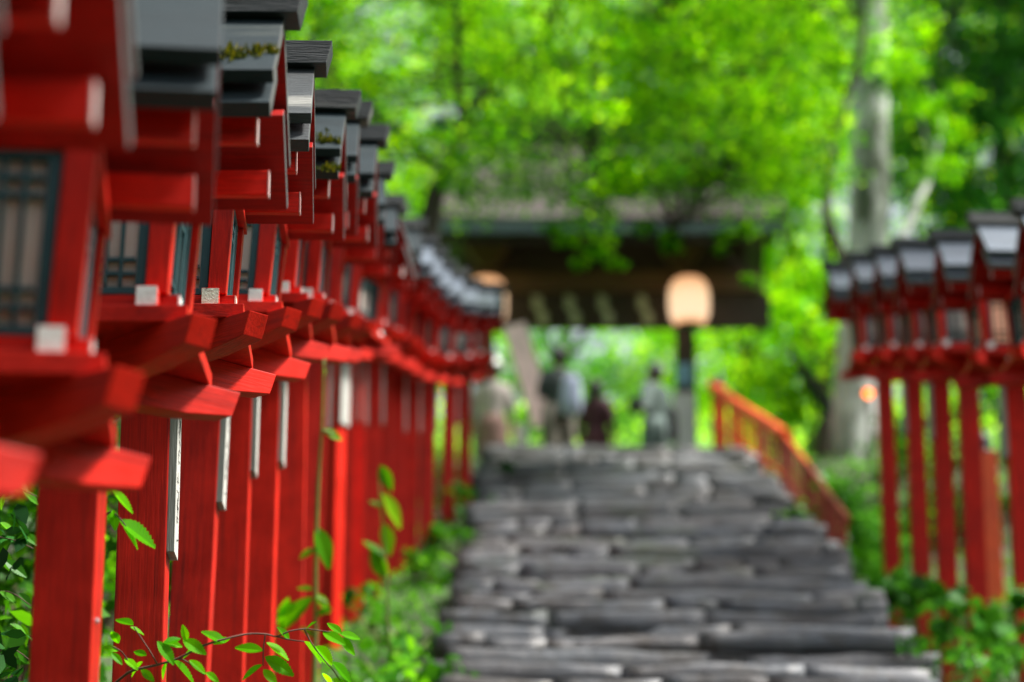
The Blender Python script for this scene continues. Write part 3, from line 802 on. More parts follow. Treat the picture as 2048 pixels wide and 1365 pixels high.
# little shed with a tin roof right of the gate
def shed():
    a, b = atY(1575, 685, 27.5), atY(1662, 792, 26.6)
    gz = ground_z(4.2, 26.5)
    t = empty('small_shed', (a.x + .5, 26.6, gz), 'dark little shed with a sloping grey tin roof right of the gate', 'shed')
    o0 = Vector(t.location)
    bm = bmesh.new(); a2, b2 = a - o0, b - o0
    pts = [a2, b2, b2 + Vector((.3, 1.0, -.25)), a2 + Vector((.3, 1.0, -.25))]
    lo = [p - Vector((0, 0, .05)) for p in pts]
    v = [bm.verts.new(p) for p in pts + lo]
    for f in ((0, 1, 2, 3), (7, 6, 5, 4), (0, 4, 5, 1), (1, 5, 6, 2), (2, 6, 7, 3), (3, 7, 4, 0)): bm.faces.new([v[k] for k in f])
    bmesh.ops.recalc_face_normals(bm, faces=bm.faces); obj('roof', bm, GREY_TIN, t)
    zt = min(p.z for p in lo)
    bm = bmesh.new(); box(bm, -.28, .75, -.2, .75, 0, zt + .02, .01); obj('wall', bm, DWOOD, t)
shed()

# ---------------------------------------------------------------- people (blurred, at the top of the steps)
def cloth(name, col, rough=.85): return simple(name, col, rough, .15, 12, bump=.2)
SKIN = simple('skin', (.45, .26, .18), .55, .08, 10, bump=0)
HAIR = simple('black_hair', (.012, .010, .010), .45, .2, 30, (1, 1, .1), .2)
def person(px, pyhead, Y, height, face, label, top, bottom, skirt=False, kimono=False, armbend=0, hairlong=False, hold=None, hat=None):
    p = atY(px, pyhead, Y); t = empty('person', (p.x, Y, 7.853), label, 'person', rz=face)
    k = height / 1.65
    J = {}; E = []; rad = {}
    def j(n, x, y, z, r, par=None):
        J[n] = (x * k, y * k, z * k); rad[n] = r * k
        if par: E.append((par, n))
    j('pelvis', 0, 0, .92, .12); j('waist', 0, 0, 1.05, .105, 'pelvis'); j('chest', 0, .0, 1.25, .125, 'waist'); j('neck', 0, 0, 1.41, .05, 'chest')
    j('head0', 0, -.01, 1.49, .062, 'neck'); j('head1', 0, -.012, 1.565, .078, 'head0'); j('head2', 0, .0, 1.615, .05, 'head1')
    for s, n in ((-1, 'L'), (1, 'R')):
        j('hip' + n, s * .09, 0, .86, .088, 'pelvis'); j('knee' + n, s * .10, -.02 + s * .03, .48, .055, 'hip' + n); j('ank' + n, s * .10, .01 + s * .05, .08, .036, 'knee' + n)
        j('toe' + n, s * .11, -.14 + s * .05, .035, .030, 'ank' + n)
        j('sho' + n, s * .165, 0, 1.36, .052, 'chest')
        if armbend and (armbend == 2 or s == 1):
            el = (s * .215, .03, 1.09); wr = (s * .12, -.20, 1.18); hd = (s * .09, -.26, 1.20); dr = Vector((-s * .35, -.75, .2)).normalized()
        else:
            el = (s * .225, .02, 1.08); wr = (s * .235, -.03, .84); hd = (s * .235, -.04, .79); dr = Vector((0, -.2, -1)).normalized()
        j('elb' + n, *el, .040, 'sho' + n); j('wri' + n, *wr, .026, 'elb' + n); j('palm' + n, *hd, .030, 'wri' + n)
    names = list(J); idx = {n: i for i, n in enumerate(names)}
    me = bpy.data.meshes.new('body'); me.from_pydata([J[n] for n in names], [(idx[a], idx[b]) for a, b in E], []); me.materials.append(SKIN)
    o = bpy.data.objects.new('body', me); C.objects.link(o); o.parent = t
    md = o.modifiers.new('skin', 'SKIN')
    for i, n in enumerate(names):
        sv = me.skin_vertices[0].data[i]; sv.radius = (rad[n], rad[n] * (.72 if n in ('chest', 'waist', 'pelvis') else 1)); sv.use_root = (i == 0)
    md.use_smooth_shade = True
    sb = o.modifiers.new('sub', 'SUBSURF'); sb.levels = 1; sb.render_levels = 2
    # fingers, nose and eyes as pieces of the figure's own surface
    for s, n in ((-1, 'L'), (1, 'R')):
        bm = bmesh.new()
        w = Vector(J['wri' + n]); h = Vector(J['palm' + n]); d = (h - w).normalized(); side = d.cross(Vector((1, 0, 0))).normalized()
        for q, (off, ln) in enumerate(((-.024, .062), (-.008, .074), (.008, .070), (.023, .055))):
            b0 = h + side * off * k + d * .015 * k; b1 = b0 + d * ln * .55 * k; b2 = b1 + (d + Vector((-s * .5, 0, 0))).normalized() * ln * .45 * k
            tube(bm, [b0, b1, b2], [.009 * k, .008 * k, .006 * k], 6)
        b0 = w + side * -.02 * k + d * .02 * k; tube(bm, [b0, b0 + (d * .6 - side) .normalized() * .03 * k, b0 + (d - side * .5).normalized() * .058 * k], [.011 * k, .009 * k, .007 * k], 6)
        obj('fingers', bm, SKIN, o, smooth=True)
    bm = bmesh.new()
    tube(bm, [Vector((0, -.085, 1.555)) * k, Vector((0, -.105, 1.53)) * k, Vector((0, -.088, 1.522)) * k], [.008 * k, .012 * k, .008 * k], 6)
    obj('nose', bm, SKIN, o, smooth=True)
    bm = bmesh.new()
    for s in (-1, 1): bmesh.ops.create_uvsphere(bm, u_segments=8, v_segments=6, radius=.011 * k, matrix=Matrix.Translation(Vector((s * .031, -.079, 1.56)) * k))
    tube(bm, [Vector((-.022, -.083, 1.495)) * k, Vector((0, -.088, 1.493)) * k, Vector((.022, -.083, 1.495)) * k], .004 * k, 5)
    obj('eyes_and_mouth', bm, HAIR, o)
    # hair cap
    bm = bmesh.new(); rings = []
    bot = 1.30 if hairlong else 1.47
    prof = [(bot, .075 if hairlong else .07), (1.50, .096), (1.56, .101), (1.61, .094), (1.645, .07), (1.665, .03)]
    rings = [ell((0, (.03 if z < 1.6 else .015) * k, z * k), r * k * .93, r * k * (.80 if z < 1.58 else .95), 18) for z, r in prof]
    loft(bm, rings); obj('hair', bm, HAIR, t, smooth=True)
    tm, bmx = cloth('cloth_' + label[:14], top), cloth('clothb_' + label[:14], bottom)
    if hat: 
        bm = bmesh.new(); loft(bm, [ell((0, 0, 1.60 * k), .17 * k, .17 * k), ell((0, 0, 1.615 * k), .11 * k, .11 * k), ell((0, 0, 1.70 * k), .09 * k, .09 * k)]); obj('hat', bm, cloth('hat_cloth', hat), t, smooth=True)
    zl = .12 if kimono else (.45 if skirt else .86)
    bm = bmesh.new()
    prof = [(1.425, .062, .055), (1.40, .13, .08), (1.36, .19, .105), (1.25, .185, .118), (1.10, .160, .112), (1.02, .152, .110), (.92, .178, .125), (.84, .186, .13)]
    loft(bm, [ell((0, 0, z * k), rx * k, ry * k) for z, rx, ry in prof]); obj('kimono' if kimono else 'shirt', bm, tm, t, smooth=True)
    for s, n in ((-1, 'L'), (1, 'R')):
        a, b, c = Vector(J['sho' + n]), Vector(J['elb' + n]), Vector(J['wri' + n])
        bm = bmesh.new()
        if kimono: tube(bm, [a + Vector((-s * .03, 0, .02)), b, b.lerp(c, .8)], [.07 * k, .085 * k, .115 * k], 14)
        else: tube(bm, [a + Vector((-s * .03, 0, .0)), a.lerp(b, .5), b, b.lerp(c, .6)], [.062 * k, .056 * k, .048 * k, .038 * k], 12)
        obj('sleeve', bm, tm, t, smooth=True)
    if kimono or skirt:
        bm = bmesh.new()
        prof = [(1.01, .154, .112), (.90, .185, .135), (.7, .19, .15), (.45, .185, .155), (zl, .165 if kimono else .25, .15 if kimono else .2)]
        rings = []
        for q, (z, rx, ry) in enumerate(prof):
            ring = ell((0, 0, z * k), rx * k, ry * k, 28)
            rings.append([(x * (1 + .03 * math.sin(a * 7) * q / 3), y * (1 + .03 * math.sin(a * 7) * q / 3), zz) for a, (x, y, zz) in zip([2 * math.pi * i / 28 for i in range(28)], ring)])
        loft(bm, rings); obj('skirt', bm, bmx, t, smooth=True)
    else:
        for s, n in ((-1, 'L'), (1, 'R')):
            a, b, c = Vector(J['hip' + n]), Vector(J['knee' + n]), Vector(J['ank' + n])
            bm = bmesh.new(); tube(bm, [a + Vector((-s * .01, 0, .12 * k)), a.lerp(b, .4), b, b.lerp(c, .85)], [.108 * k, .105 * k, .088 * k, .085 * k], 14); obj('trouser_leg', bm, bmx, t, smooth=True)
    for s, n in ((-1, 'L'), (1, 'R')):
        a = Vector(J['ank' + n]); bm = bmesh.new(); loft(bm, [ell((a.x, a.y - .05 * k, z), rx * k, ry * k, 16) for z, rx, ry in ((.0, .046, .12), (.03, .047, .122), (.06, .04, .10), (.09, .034, .06))]); obj('shoe', bm, cloth('shoe_cloth', (.05, .05, .05)), t, smooth=True)
    return t, p
person(1117, 700, 26.6, 1.70, math.pi + .3, 'tall person in a charcoal top and taupe trousers under the gate', (.045, .055, .055), (.13, .115, .09), armbend=2)
person(1192, 772, 27.3, 1.52, math.pi - .5, 'small person with long dark hair in a dark maroon dress under the gate', (.05, .012, .018), (.065, .016, .022), skirt=True, hairlong=True)
person(1308, 732, 27.1, 1.66, math.pi + .9, 'person in a long grey-green kimono beside the right gate pillar', (.06, .09, .08), (.10, .14, .13), kimono=True, armbend=1)
person(985, 748, 26.9, 1.62, math.pi, 'person in a white hat and cream clothes, half hidden behind the left lantern posts', (.42, .36, .34), (.20, .11, .09), hat=(.8, .8, .76), skirt=True)
def bag(px, py, Y, w, h, d, mat, name, label, cat):
    p = atY(px, py, Y); t = empty(name, (p.x, p.y, p.z - h / 2), label, cat)
    bm = bmesh.new(); loft(bm, [ell((0, 0, z * h), rx * w / 2, ry * d / 2, 18) for z, rx, ry in ((0, .75, .7), (.08, .95, .95), (.4, 1, 1), (.8, .9, .8), (.95, .65, .6), (1, .4, .35))]); obj('sack', bm, mat, t, smooth=True)
    bm = bmesh.new()
    for s in (-1, 1): tube(bm, [(s * w * .28, -d * .3, h * .85), (s * w * .3, -d * .8, h * .8), (s * w * .3, -d * .8, h * .3), (s * w * .28, -d * .3, h * .12)], .012, 6)
    obj('strap', bm, mat, t)
bag(1143, 790, 26.35, .24, .45, .18, cloth('lavender_bag', (.42, .46, .62)), 'backpack', 'pale lavender backpack carried by the tall person in charcoal', 'backpack')
bag(1345, 850, 26.95, .12, .42, .10, cloth('black_bag', (.02, .022, .024)), 'shoulder_bag', 'slim black bag hanging beside the person in the kimono', 'bag')

# ---------------------------------------------------------------- trees
def limb(bm, pts, r0, r1, seg=10):
    n = len(pts) - 1; out = []; rads = []
    # refine with smooth bends
    P = [Vector(p) for p in pts]
    for i in range(n):
        for k in range(4):
            t = k / 4
            p0, p1, p2, p3 = P[max(i - 1, 0)], P[i], P[i + 1], P[min(i + 2, n)]
            out.append(.5 * ((2 * p1) + (-p0 + p2) * t + (2 * p0 - 5 * p1 + 4 * p2 - p3) * t * t + (-p0 + 3 * p1 - 3 * p2 + p3) * t ** 3))
    out.append(P[-1])
    m = len(out) - 1
    tube(bm, out, [r0 + (r1 - r0) * (i / m) ** .8 for i in range(m + 1)], seg, rough=.06)
def tree(name, label, trunk, limbs, r0, r1, bark, clumps, per, leafsize, tmpl, leaf, group=None, up=.45, twigs=True):
    base = Vector(trunk[0])
    t = empty(name, base, label, 'tree', group)
    bm = bmesh.new(); limb(bm, [Vector(p) - base for p in trunk], r0, r1, 14); obj('trunk', bm, bark, t, smooth=True)
    bm = bmesh.new()
    for pts, a, b in limbs: limb(bm, [Vector(p) - base for p in pts], a, b, 8)
    if twigs:
        src = [Vector(pts[q]).lerp(Vector(pts[q + 1]), f) for pts, a, b in limbs for q in range(len(pts) - 1) for f in (.25, .5, .75, 1)] or [Vector(trunk[-1])]
        for c, r, rz in clumps:
            c = Vector(c)
            s = min(src, key=lambda q: (q - c).length)
            if (s - c).length > .15:
                mid = s.lerp(c, .5) + Vector((R.uniform(-.1, .1), R.uniform(-.1, .1), .12 * (s - c).length))
                tube(bm, [s - base, mid - base, c - base], [.013, .008, .003], 5)
    if len(bm.verts): obj('limbs', bm, bark, t, smooth=True)
    else: bm.free()
    pts = clump_points(clumps, per) - np.array(base)
    leaf_mesh('crown', pts, leafsize, tmpl, leaf, t, up)
    return t
def field(n, px, py, Y, r, flat, prob=None):
    out = []
    while len(out) < n:
        x, y, q = R.uniform(*px), R.uniform(*py), R.uniform(*Y)
        if prob and R.random() > prob(x, y): continue
        rr = R.uniform(*r); out.append((tuple(atY(x, y, q)), rr, rr * flat))
    return out
def gA(px, Y): # ground point below a photo column
    p = atY(px, 900, Y); return Vector((p.x, Y, ground_z(p.x, Y) - .1))

# maple over the steps, left: forked dark stem seen behind the left lantern roofs
def pr_front(x, y):
    k = 1.0
    if y > 300:
        k = max(0, 1 - (y - 300) / 150) * (.55 if (930 < x < 1130 or 1400 < x < 1540) else 1.0)
    k *= .25 + .75 * (noise.noise(Vector((x * .0062, y * .0075, 2))) > -.14)
    return k
A0 = gA(840, 20.5)
clA = field(330, (430, 1240), (-330, 430), (18.5, 23), (.28, .55), .45, pr_front)
tree('maple_tree', 'maple with a dark forked stem rising behind the left lantern roofs', [A0, atY(850, 560, 20.5), atY(866, 410, 20.5), atY(889, 351, 20.5), atY(928, 234, 20.5)],
     [([atY(928, 234, 20.5), atY(912, 156, 20.4), atY(916, 60, 20.2), atY(890, -150, 20)], .055, .02), ([atY(928, 234, 20.5), atY(990, 158, 20.8), atY(1080, 60, 21), atY(1150, -80, 21.3)], .05, .018),
      ([atY(889, 351, 20.5), atY(780, 250, 20.0), atY(640, 140, 19.5), atY(520, -20, 19.3)], .04, .015), ([atY(928, 234, 20.5), atY(1050, 250, 20.2), atY(1180, 300, 19.8), atY(1215, 420, 19.5)], .03, .01)],
     .13, .055, BARK_D, clA + field(42, (870, 1340), (292, 395), (20, 22.5), (.2, .36), .5) + [(tuple(atY(x, y, 19.5)), r, r * .5) for x, y, r in ((1175, 430, .3), (1205, 470, .22), (1195, 505, .14), (1160, 525, .09), (1232, 528, .09), (1130, 480, .12), (1180, 400, .3), (1100, 455, .12))], 85, .075, T_STAR, L_MAPLE)
# maple, right: thin wavy dark stem
B0 = gA(1768, 22)
def pr_right(x, y):
    return 0 if (1680 < x < 1800 and y > 150) else pr_front(x, y) * (1 if x < 1640 else .4)
clB = field(330, (1180, 1800), (-330, 440), (19, 23.5), (.26, .5), .45, pr_right)
tree('maple_tree', 'maple with a thin wavy dark stem left of the pale trunk', [B0, atY(1762, 760, 22), atY(1722, 620, 22), atY(1678, 500, 22), atY(1652, 410, 22), atY(1668, 300, 22), atY(1690, 200, 22)],
     [([atY(1690, 200, 22), atY(1725, 80, 22), atY(1722, -120, 22)], .035, .02), ([atY(1668, 300, 22), atY(1560, 220, 21.5), atY(1430, 160, 21), atY(1330, 40, 20.8)], .035, .012),
      ([atY(1668, 300, 22), atY(1540, 330, 21), atY(1400, 380, 20.5), atY(1350, 470, 20.3)], .025, .008)],
     .07, .035, BARK_D, clB + field(34, (1240, 1560), (285, 372), (20, 22.5), (.2, .34), .5) + [(tuple(atY(x, y, 20.3)), r, r * .55) for x, y, r in ((1335, 470, .14), (1345, 492, .1), (1290, 455, .12), (1450, 470, .12), (1440, 498, .07), (1490, 455, .12), (1500, 560, .09), (1380, 410, .25))], 85, .072, T_STAR, L_MAPLE)
# big pale trunk
D0 = gA(1700, 25.2)
clD = field(45, (1560, 1800), (-420, 60), (24, 27), (.4, .7), .5)
tree('pale_trunk_tree', 'tall tree with a thick pale grey trunk behind the right lantern row', [D0, atY(1706, 880, 25.2), atY(1722, 640, 25.2), atY(1738, 450, 25.2), atY(1740, 250, 25.2), atY(1742, 60, 25.2), atY(1738, -250, 25.2)],
     [([atY(1745, 560, 25.2), atY(1800, 480, 25.3), atY(1845, 385, 25.5), atY(1872, 310, 25.9), atY(1885, 240, 26.6)], .08, .012), ([atY(1741, 120, 25.2), atY(1640, 20, 25), atY(1560, -120, 24.8)], .06, .03)],
     0.26, .19, BARK_G, clD + field(7, (1830, 1930), (180, 340), (24.4, 25.2), (.2, .32), .55) + field(8, (1690, 1850), (60, 170), (23.2, 24.4), (.2, .35), .5), 90, .10, T_STAR, L_MAPLE)
# dark evergreen, upper right
E0 = gA(2010, 29.5)
tree('evergreen_tree', 'dense dark evergreen filling the upper right corner', [E0, atY(2010, 500, 29.5), atY(2000, 250, 29.5), atY(2005, -250, 29.5)],
     [([atY(2002, 250, 29.5), atY(1930, 180, 29.2), atY(1860, 120, 29)], .05, .02), ([atY(2005, 350, 29.5), atY(2090, 300, 29.5), atY(2180, 200, 29.5)], .05, .02)],
     .16, .08, BARK_D, field(230, (1800, 2260), (-330, 480), (27.6, 31.5), (.35, .65), .6, lambda x, y: 1 if x > 1890 else (.7 if y < 240 else .12)), 150, .105, T_OVAL, L_EVER)
# bright trees behind the gate
GB = 'bright trees standing behind the gate'
BL = ['lime green tree left behind the gate roof', 'yellow green tree behind the middle of the gate', 'lime tree behind the right corner of the gate', 'pale green tree between the gate and the pale trunk', 'soft green tree far right behind the lantern row', 'mid green tree at far left behind the lantern roofs']
for i, (px, Y, x0, x1) in enumerate(((700, 37, 350, 1000), (1120, 39, 850, 1420), (1470, 38, 1250, 1700), (1640, 36, 1480, 1800), (1930, 37, 1720, 2250), (420, 36, 0, 700))):
    g0 = gA(px, Y); cx = (x0 + x1) / 2
    tp = atY(cx, 100, Y)
    tree('broadleaf_tree', BL[i], [g0, (g0.x + .1, Y, g0.z + 2), (tp.x, Y, tp.z - 3), tuple(tp)], [([(g0.x + .1, Y, g0.z + 2), atY(x0 + 80, 350, Y), atY(x0 + 20, 150, Y)], .07, .02), ([(g0.x + .1, Y, g0.z + 2.2), atY(x1 - 80, 380, Y), atY(x1 - 20, 180, Y)], .07, .02)],
         .14, .05, BARK_D, field(130, (x0, x1), (-250, 660 if i in (2, 3) else 560), (Y - 1.8, Y + 1.8), (.45, .85), .6, lambda x, y: .25 + .75 * (noise.noise(Vector((x * .006, y * .008, 9 + i))) > -.12)), 75, .17, T_STAR, L_BRIGHT, GB)
# trees added left, right and behind the viewer to shade lanterns and steps
BT = 'tall dark trees added to shade the lantern fronts and steps'
for i, (x, y, h, lb) in enumerate(((-5.5, 1.5, 9, 'tall dark tree added for shade on the left bank nearest the viewer'), (-5.2, 8, 10, 'tall dark tree added for shade on the left bank behind the nearest posts'), (-5.6, 14.5, 10, 'tall dark tree added for shade on the left bank beside the middle of the row'), (-3.2, -4.5, 8, 'tall dark tree added for shade behind the viewer to the left'), (7.8, 15.2, 12, 'tall dark tree added for shade beyond the right row, outside the frame'), (7.8, 18.5, 12, 'tall dark tree added for shade on the right slope above the handrail'))):
    gz = ground_z(x, y) - .1; cl = []
    for k in range(70):
        a, rr, zz = R.uniform(0, 6.28), (3.2 if x < 5 else 2.3) * R.random() ** .5, R.uniform(.18 if x < 5 else .5, 1) * h
        cl.append(((x + rr * math.cos(a), y + rr * math.sin(a), gz + zz), R.uniform(.5, .9), .4))
    tree('added_shade_tree', lb, [(x, y, gz), (x + .1, y, gz + h * .4), (x, y + .1, gz + h * .95)], [([(x + .1, y, gz + h * .4), (x + 1.5, y + .6, gz + h * .6)], .08, .03), ([(x + .1, y, gz + h * .5), (x - 1.4, y - .8, gz + h * .7)], .08, .03)], .2, .08, BARK_D, cl, 45, .2, T_STAR, L_DARK, BT, up=.5, twigs=False)
# far wood as one mass
pts = clump_points(field(820, (-500, 2600), (-450, 860), (46, 62), (.9, 1.7), .7, lambda x, y: (.2 + .8 * (noise.noise(Vector((x * .0042, y * .006, 31))) > (-.4 if y > 420 else -.2)))), 80)
o = leaf_mesh('distant_wood', pts, .36, T_STAR, L_FAR, up=.3); props(o, 'pale sunlit wood on the slope beyond the gate', 'wood', kind='stuff')
# shrubs
def shrub(label, clumps, per, size, tmpl, mat, group, base=None, name='shrub', cat='shrub', up=.4, stemmat=None):
    cs = [Vector(c[0]) for c in clumps]
    bx = sum((c.x for c in cs)) / len(cs); by = sum((c.y for c in cs)) / len(cs)
    b = Vector(base) if base else Vector((bx, by, ground_z(bx, by) - .02))
    t = empty(name, b, label, cat, group)
    bm = bmesh.new()
    for c in cs:
        d = c - b
        tube(bm, [Vector((d.x * .12, d.y * .12, -.03)), Vector((d.x * .6, d.y * .6, d.z * .45)), d], [.010, .007, .003], 5)
    obj('stems', bm, stemmat or TWIG, t)
    leaf_mesh('foliage', clump_points(clumps, per) - np.array(b), size, tmpl, mat, t, up)
    return t
GS = 'shrubs on the slope behind the handrail'
for i, (x0, x1, y0, y1, Y, lb, mt) in enumerate(((1400, 1560, 660, 840, 32, 'yellow green shrub just right of the gate pillar', L_BRIGHT), (1520, 1650, 700, 900, 28.4, 'bright green shrub between the handrail and the shed', L_BRIGHT), (1560, 1690, 930, 1060, 23.5, 'lime shrub right beside the lower handrail', L_SHRUB),
        (1775, 1900, 800, 1060, 22.5, 'green shrub behind the farthest right row posts', L_SHRUB), (1880, 2080, 740, 1080, 22.8, 'dark shrub behind the nearest right row posts', L_DARK), (1640, 1800, 980, 1130, 20.0, 'low green shrub at the foot of the handrail', L_MINT),
        (1080, 1250, 720, 880, 33.5, 'cool green bush beyond the gate opening', L_MINT), (1200, 1400, 700, 860, 35, 'pale green bush beyond the gate behind the kimono', L_FAR), (1020, 1120, 670, 860, 34, 'mint green bush at the left of the gate opening', L_MINT))):
    shrub(lb, field(16, (x0, x1), (y0, y1), (Y - .8, Y + .8), (.25, .5) if Y > 24 else (.2, .38), .8), 90, .10, T_OVAL, mt, GS)
# left bank behind the lantern posts: dark undergrowth close to the camera
GU = 'undergrowth on the bank behind the left posts'
UL = ['dark leafy shrub in the lower left corner', 'shadowy shrub between the first two posts at left', 'green shrub glimpsed between the left posts', 'brighter green shrub behind the middle posts', 'leafy shrub behind the farther left posts', 'green shrub behind the far end of the left row']
for i, (Y, X0, X1, dz, mt, sz) in enumerate(((6.2, -1.95, -1.3, 1.5, L_DARK, .07), (7.6, -2.2, -1.35, 1.7, L_SHRUB, .075), (9.3, -2.4, -1.35, 1.8, L_SHRUB, .08), (11.5, -2.6, -1.35, 1.9, L_SHRUB, .09), (14, -2.8, -1.3, 2.0, L_SHRUB, .09), (17.5, -2.8, -1.2, 2.1, L_SHRUB, .1))):
    cl = []
    for k in range(26):
        x, y = R.uniform(X0, X1), Y + R.uniform(-.8, .8) * (1 + i * .25); r = R.uniform(.14, .3)
        cl.append(((x, y, ground_z(x, y) + R.uniform(.1, dz)), r, r * .8))
    shrub(UL[i], cl, 60, sz, T_OVAL, mt, GU)
o = leaf_mesh('bank_ground_cover', np.array([(x, y, ground_z(x, y) + R.uniform(-.02, .05)) for x, y in ((R.uniform(-5, -.42), R.uniform(3.5, 25)) for _ in range(24000))]), .07, T_OVAL, L_SHRUB, up=.6)
props(o, 'low green ground cover carpeting the bank left of the posts', 'ground cover', kind='stuff')
def rightpt():
    x, y = R.uniform(2.45, 9), R.uniform(9, 27); return (x, y, ground_z(x, y) + R.uniform(-.02, .06))
o = leaf_mesh('slope_ground_cover', np.array([rightpt() for _ in range(16000)]), .085, T_OVAL, L_SHRUB, up=.6)
props(o, 'low green ground cover on the slope right of the steps', 'ground cover', kind='stuff')
def farpt():
    x, y = R.uniform(-6, 12), R.uniform(31.5, 46); return (x, y, ground_z(x, y) + R.uniform(0, .25))
o = leaf_mesh('hill_ground_cover', np.array([farpt() for _ in range(14000)]), .16, T_OVAL, L_FAR, up=.5)
props(o, 'bright lime ground cover on the rise beyond the gate', 'ground cover', kind='stuff')

# plants fringing the steps
GP = 'leafy plants fringing the steps'
fr = [('bright plant with rounded leaves at the left foot of the steps', 810, 1330, 11.6, .28, L_SHRUB, T_OVAL, .06), ('yellow green plant spilling onto the left edge of the lower steps', 800, 1240, 12.6, .27, L_MINT, T_BROAD, .065),
      ('pale green plant at the left edge below the vine', 770, 1190, 13.3, .25, L_SHRUB, T_BROAD, .065), ('small plant against the left posts halfway up', 850, 1110, 15.4, .20, L_SHRUB, T_OVAL, .07), ('tuft of leaves beside the left far posts', 905, 1070, 17.0, .2, L_SHRUB, T_OVAL, .07),
      ('green tuft at the upper left edge of the steps', 960, 1010, 18.8, .2, L_SHRUB, T_OVAL, .07), ('dark tuft at the top left corner of the steps', 985, 960, 21.5, .18, L_DARK, T_OVAL, .08),
      ('broad leaved plant at the foot of the farthest right post', 1790, 1170, 15.2, .17, L_MINT, T_BROAD, .10), ('broad leaved plant between the right row posts', 1880, 1215, 14.2, .24, L_MINT, T_BROAD, .11), ('big leaved plant in front of the nearest right posts', 1930, 1245, 13.3, .24, L_MINT, T_BROAD, .11),
      ('leafy plant at the right edge by the nearest posts', 2020, 1260, 12.8, .26, L_SHRUB, T_BROAD, .10), ('low plant in the lower right corner', 1990, 1340, 12.0, .26, L_SHRUB, T_OVAL, .06), ('trailing plant on the right edge of the lower steps', 1880, 1310, 12.3, .2, L_SHRUB, T_OVAL, .055),
      ('lime tuft at the foot of the handrail', 1585, 1050, 18.2, .16, L_BRIGHT, T_OVAL, .07), ('green tuft at the top right end of the steps', 1490, 930, 23.6, .16, L_BRIGHT, T_OVAL, .08), ('low weed under the lower end of the handrail', 1680, 1120, 16.4, .16, L_SHRUB, T_OVAL, .07), ('leafy plant hugging the left posts low down', 735, 1330, 11.0, .3, L_SHRUB, T_BROAD, .07)]
for lb, px, py, Y, r, mt, tm, sz in fr:
    if px < 900: py += 25; r *= .9
    if px > 1700: r *= 1.1; mt = {L_SHRUB: L_MINT}.get(mt, mt)
    c = atY(px, py, Y); gz = ground_z(c.x, c.y); c.z = max(c.z, gz + .06)
    cl = []
    for k in range(7):
        x, y = c.x + R.uniform(-r, r) * .9, c.y + R.uniform(-r, r)
        z = max(ground_z(x, y) + .05, c.z + R.uniform(-r, r) * .6); rr = r * R.uniform(.35, .6); cl.append(((x, y, z), rr, rr * .7))
    shrub(lb, cl, 26 if tm is not T_BROAD else 12, sz, tm, mt, GP, (c.x, c.y, gz), 'fringe_plant', 'plant', .35, STEMG)

# ---------------------------------------------------------------- sharp serrated branch in the foreground
def serrated(bm, base, tip, nrm, wfac=.36, droop=.08, mi=0):
    base, tip = Vector(base), Vector(tip); ax = tip - base; L = ax.length; ax.normalize()
    n = Vector(nrm).normalized(); sd = ax.cross(n).normalized(); n = sd.cross(ax).normalized()
    K = 11; left, right, mid = [], [], []
    for i in range(K + 1):
        t = i / K; w = wfac * L * (math.sin(math.pi * t ** .82) ** .9) * .5 * (1.0 if t < .99 else 0)
        c = base + ax * L * t - n * droop * L * t * t
        mid.append(bm.verts.new(c))
        for s, arr in ((-1, left), (1, right)):
            saw = 1.0
            arr.append((bm.verts.new(c + sd * s * (w * saw + .0004) + n * w * .28), bm.verts.new(c + sd * s * (w * 1.16 + .0008) + ax * L * .045 + n * w * .34)))
    for arr, s in ((left, -1), (right, 1)):
        for i in range(K):
            f = [mid[i], mid[i + 1], arr[i + 1][0], arr[i][1], arr[i][0]]
            if i == 0: f = [mid[0], mid[1], arr[1][0], arr[0][0]]
            if s > 0: f = f[::-1]
            try: bm.faces.new(f).material_index = mi
            except ValueError: pass
def Z3(x, y): return (x / 2.695, 860 + y / 2.695)
def branch(name, label, stems, leaves, zbase, mat_leaf, mat_stem, r=.0035, cat='branch', nr=(0, -.75, .65)):
    base = atz(*Z3(*stems[0][0][:2]), zbase + stems[0][0][2]); t = empty(name, base, label, cat)
    bm = bmesh.new()
    for st in stems:
        pts = [atz(*Z3(x, y), zbase + d) - base for x, y, d in st]
        limb(bm, pts, r if st is stems[0] else r * .6, r * .4, 6)
    obj('stem', bm, mat_stem, t, smooth=True)
    bm = bmesh.new()
    for (x0, y0, x1, y1, d) in leaves:
        a = atz(*Z3(x0, y0), zbase + d) - base; b = atz(*Z3(x1, y1), zbase + d + R.uniform(-.03, .03)) - base
        serrated(bm, a, b, Vector(nr) + Vector((R.uniform(-.4, .4), 0, R.uniform(-.3, .3))), R.uniform(.38, .46))
    obj('foliage', bm, mat_leaf, t)
stemsA = [[(560, 1420, .1), (650, 1340, .05), (720, 1295, 0), (850, 1265, 0), (960, 1230, 0), (1090, 1165, 0), (1200, 1130, 0), (1330, 1100, .02), (1430, 1100, .03), (1490, 1112, .04), (1560, 1085, .04), (1640, 1072, .05), (1700, 1078, .05), (1800, 1092, .05)],
          [(1640, 1072, .05), (1680, 1150, .05), (1740, 1230, .06), (1800, 1300, .06), (1850, 1380, .06)], [(1430, 1100, .03), (1420, 1180, .03), (1418, 1270, .03)], [(720, 1295, 0), (660, 1200, 0), (600, 1165, 0)], [(960, 1230, 0), (1010, 1250, 0), (1100, 1320, 0)], [(850, 1265, 0), (800, 1180, 0), (720, 1060, 0)], [(1490, 1112, .04), (1560, 1130, .04), (1640, 1140, .04)]]
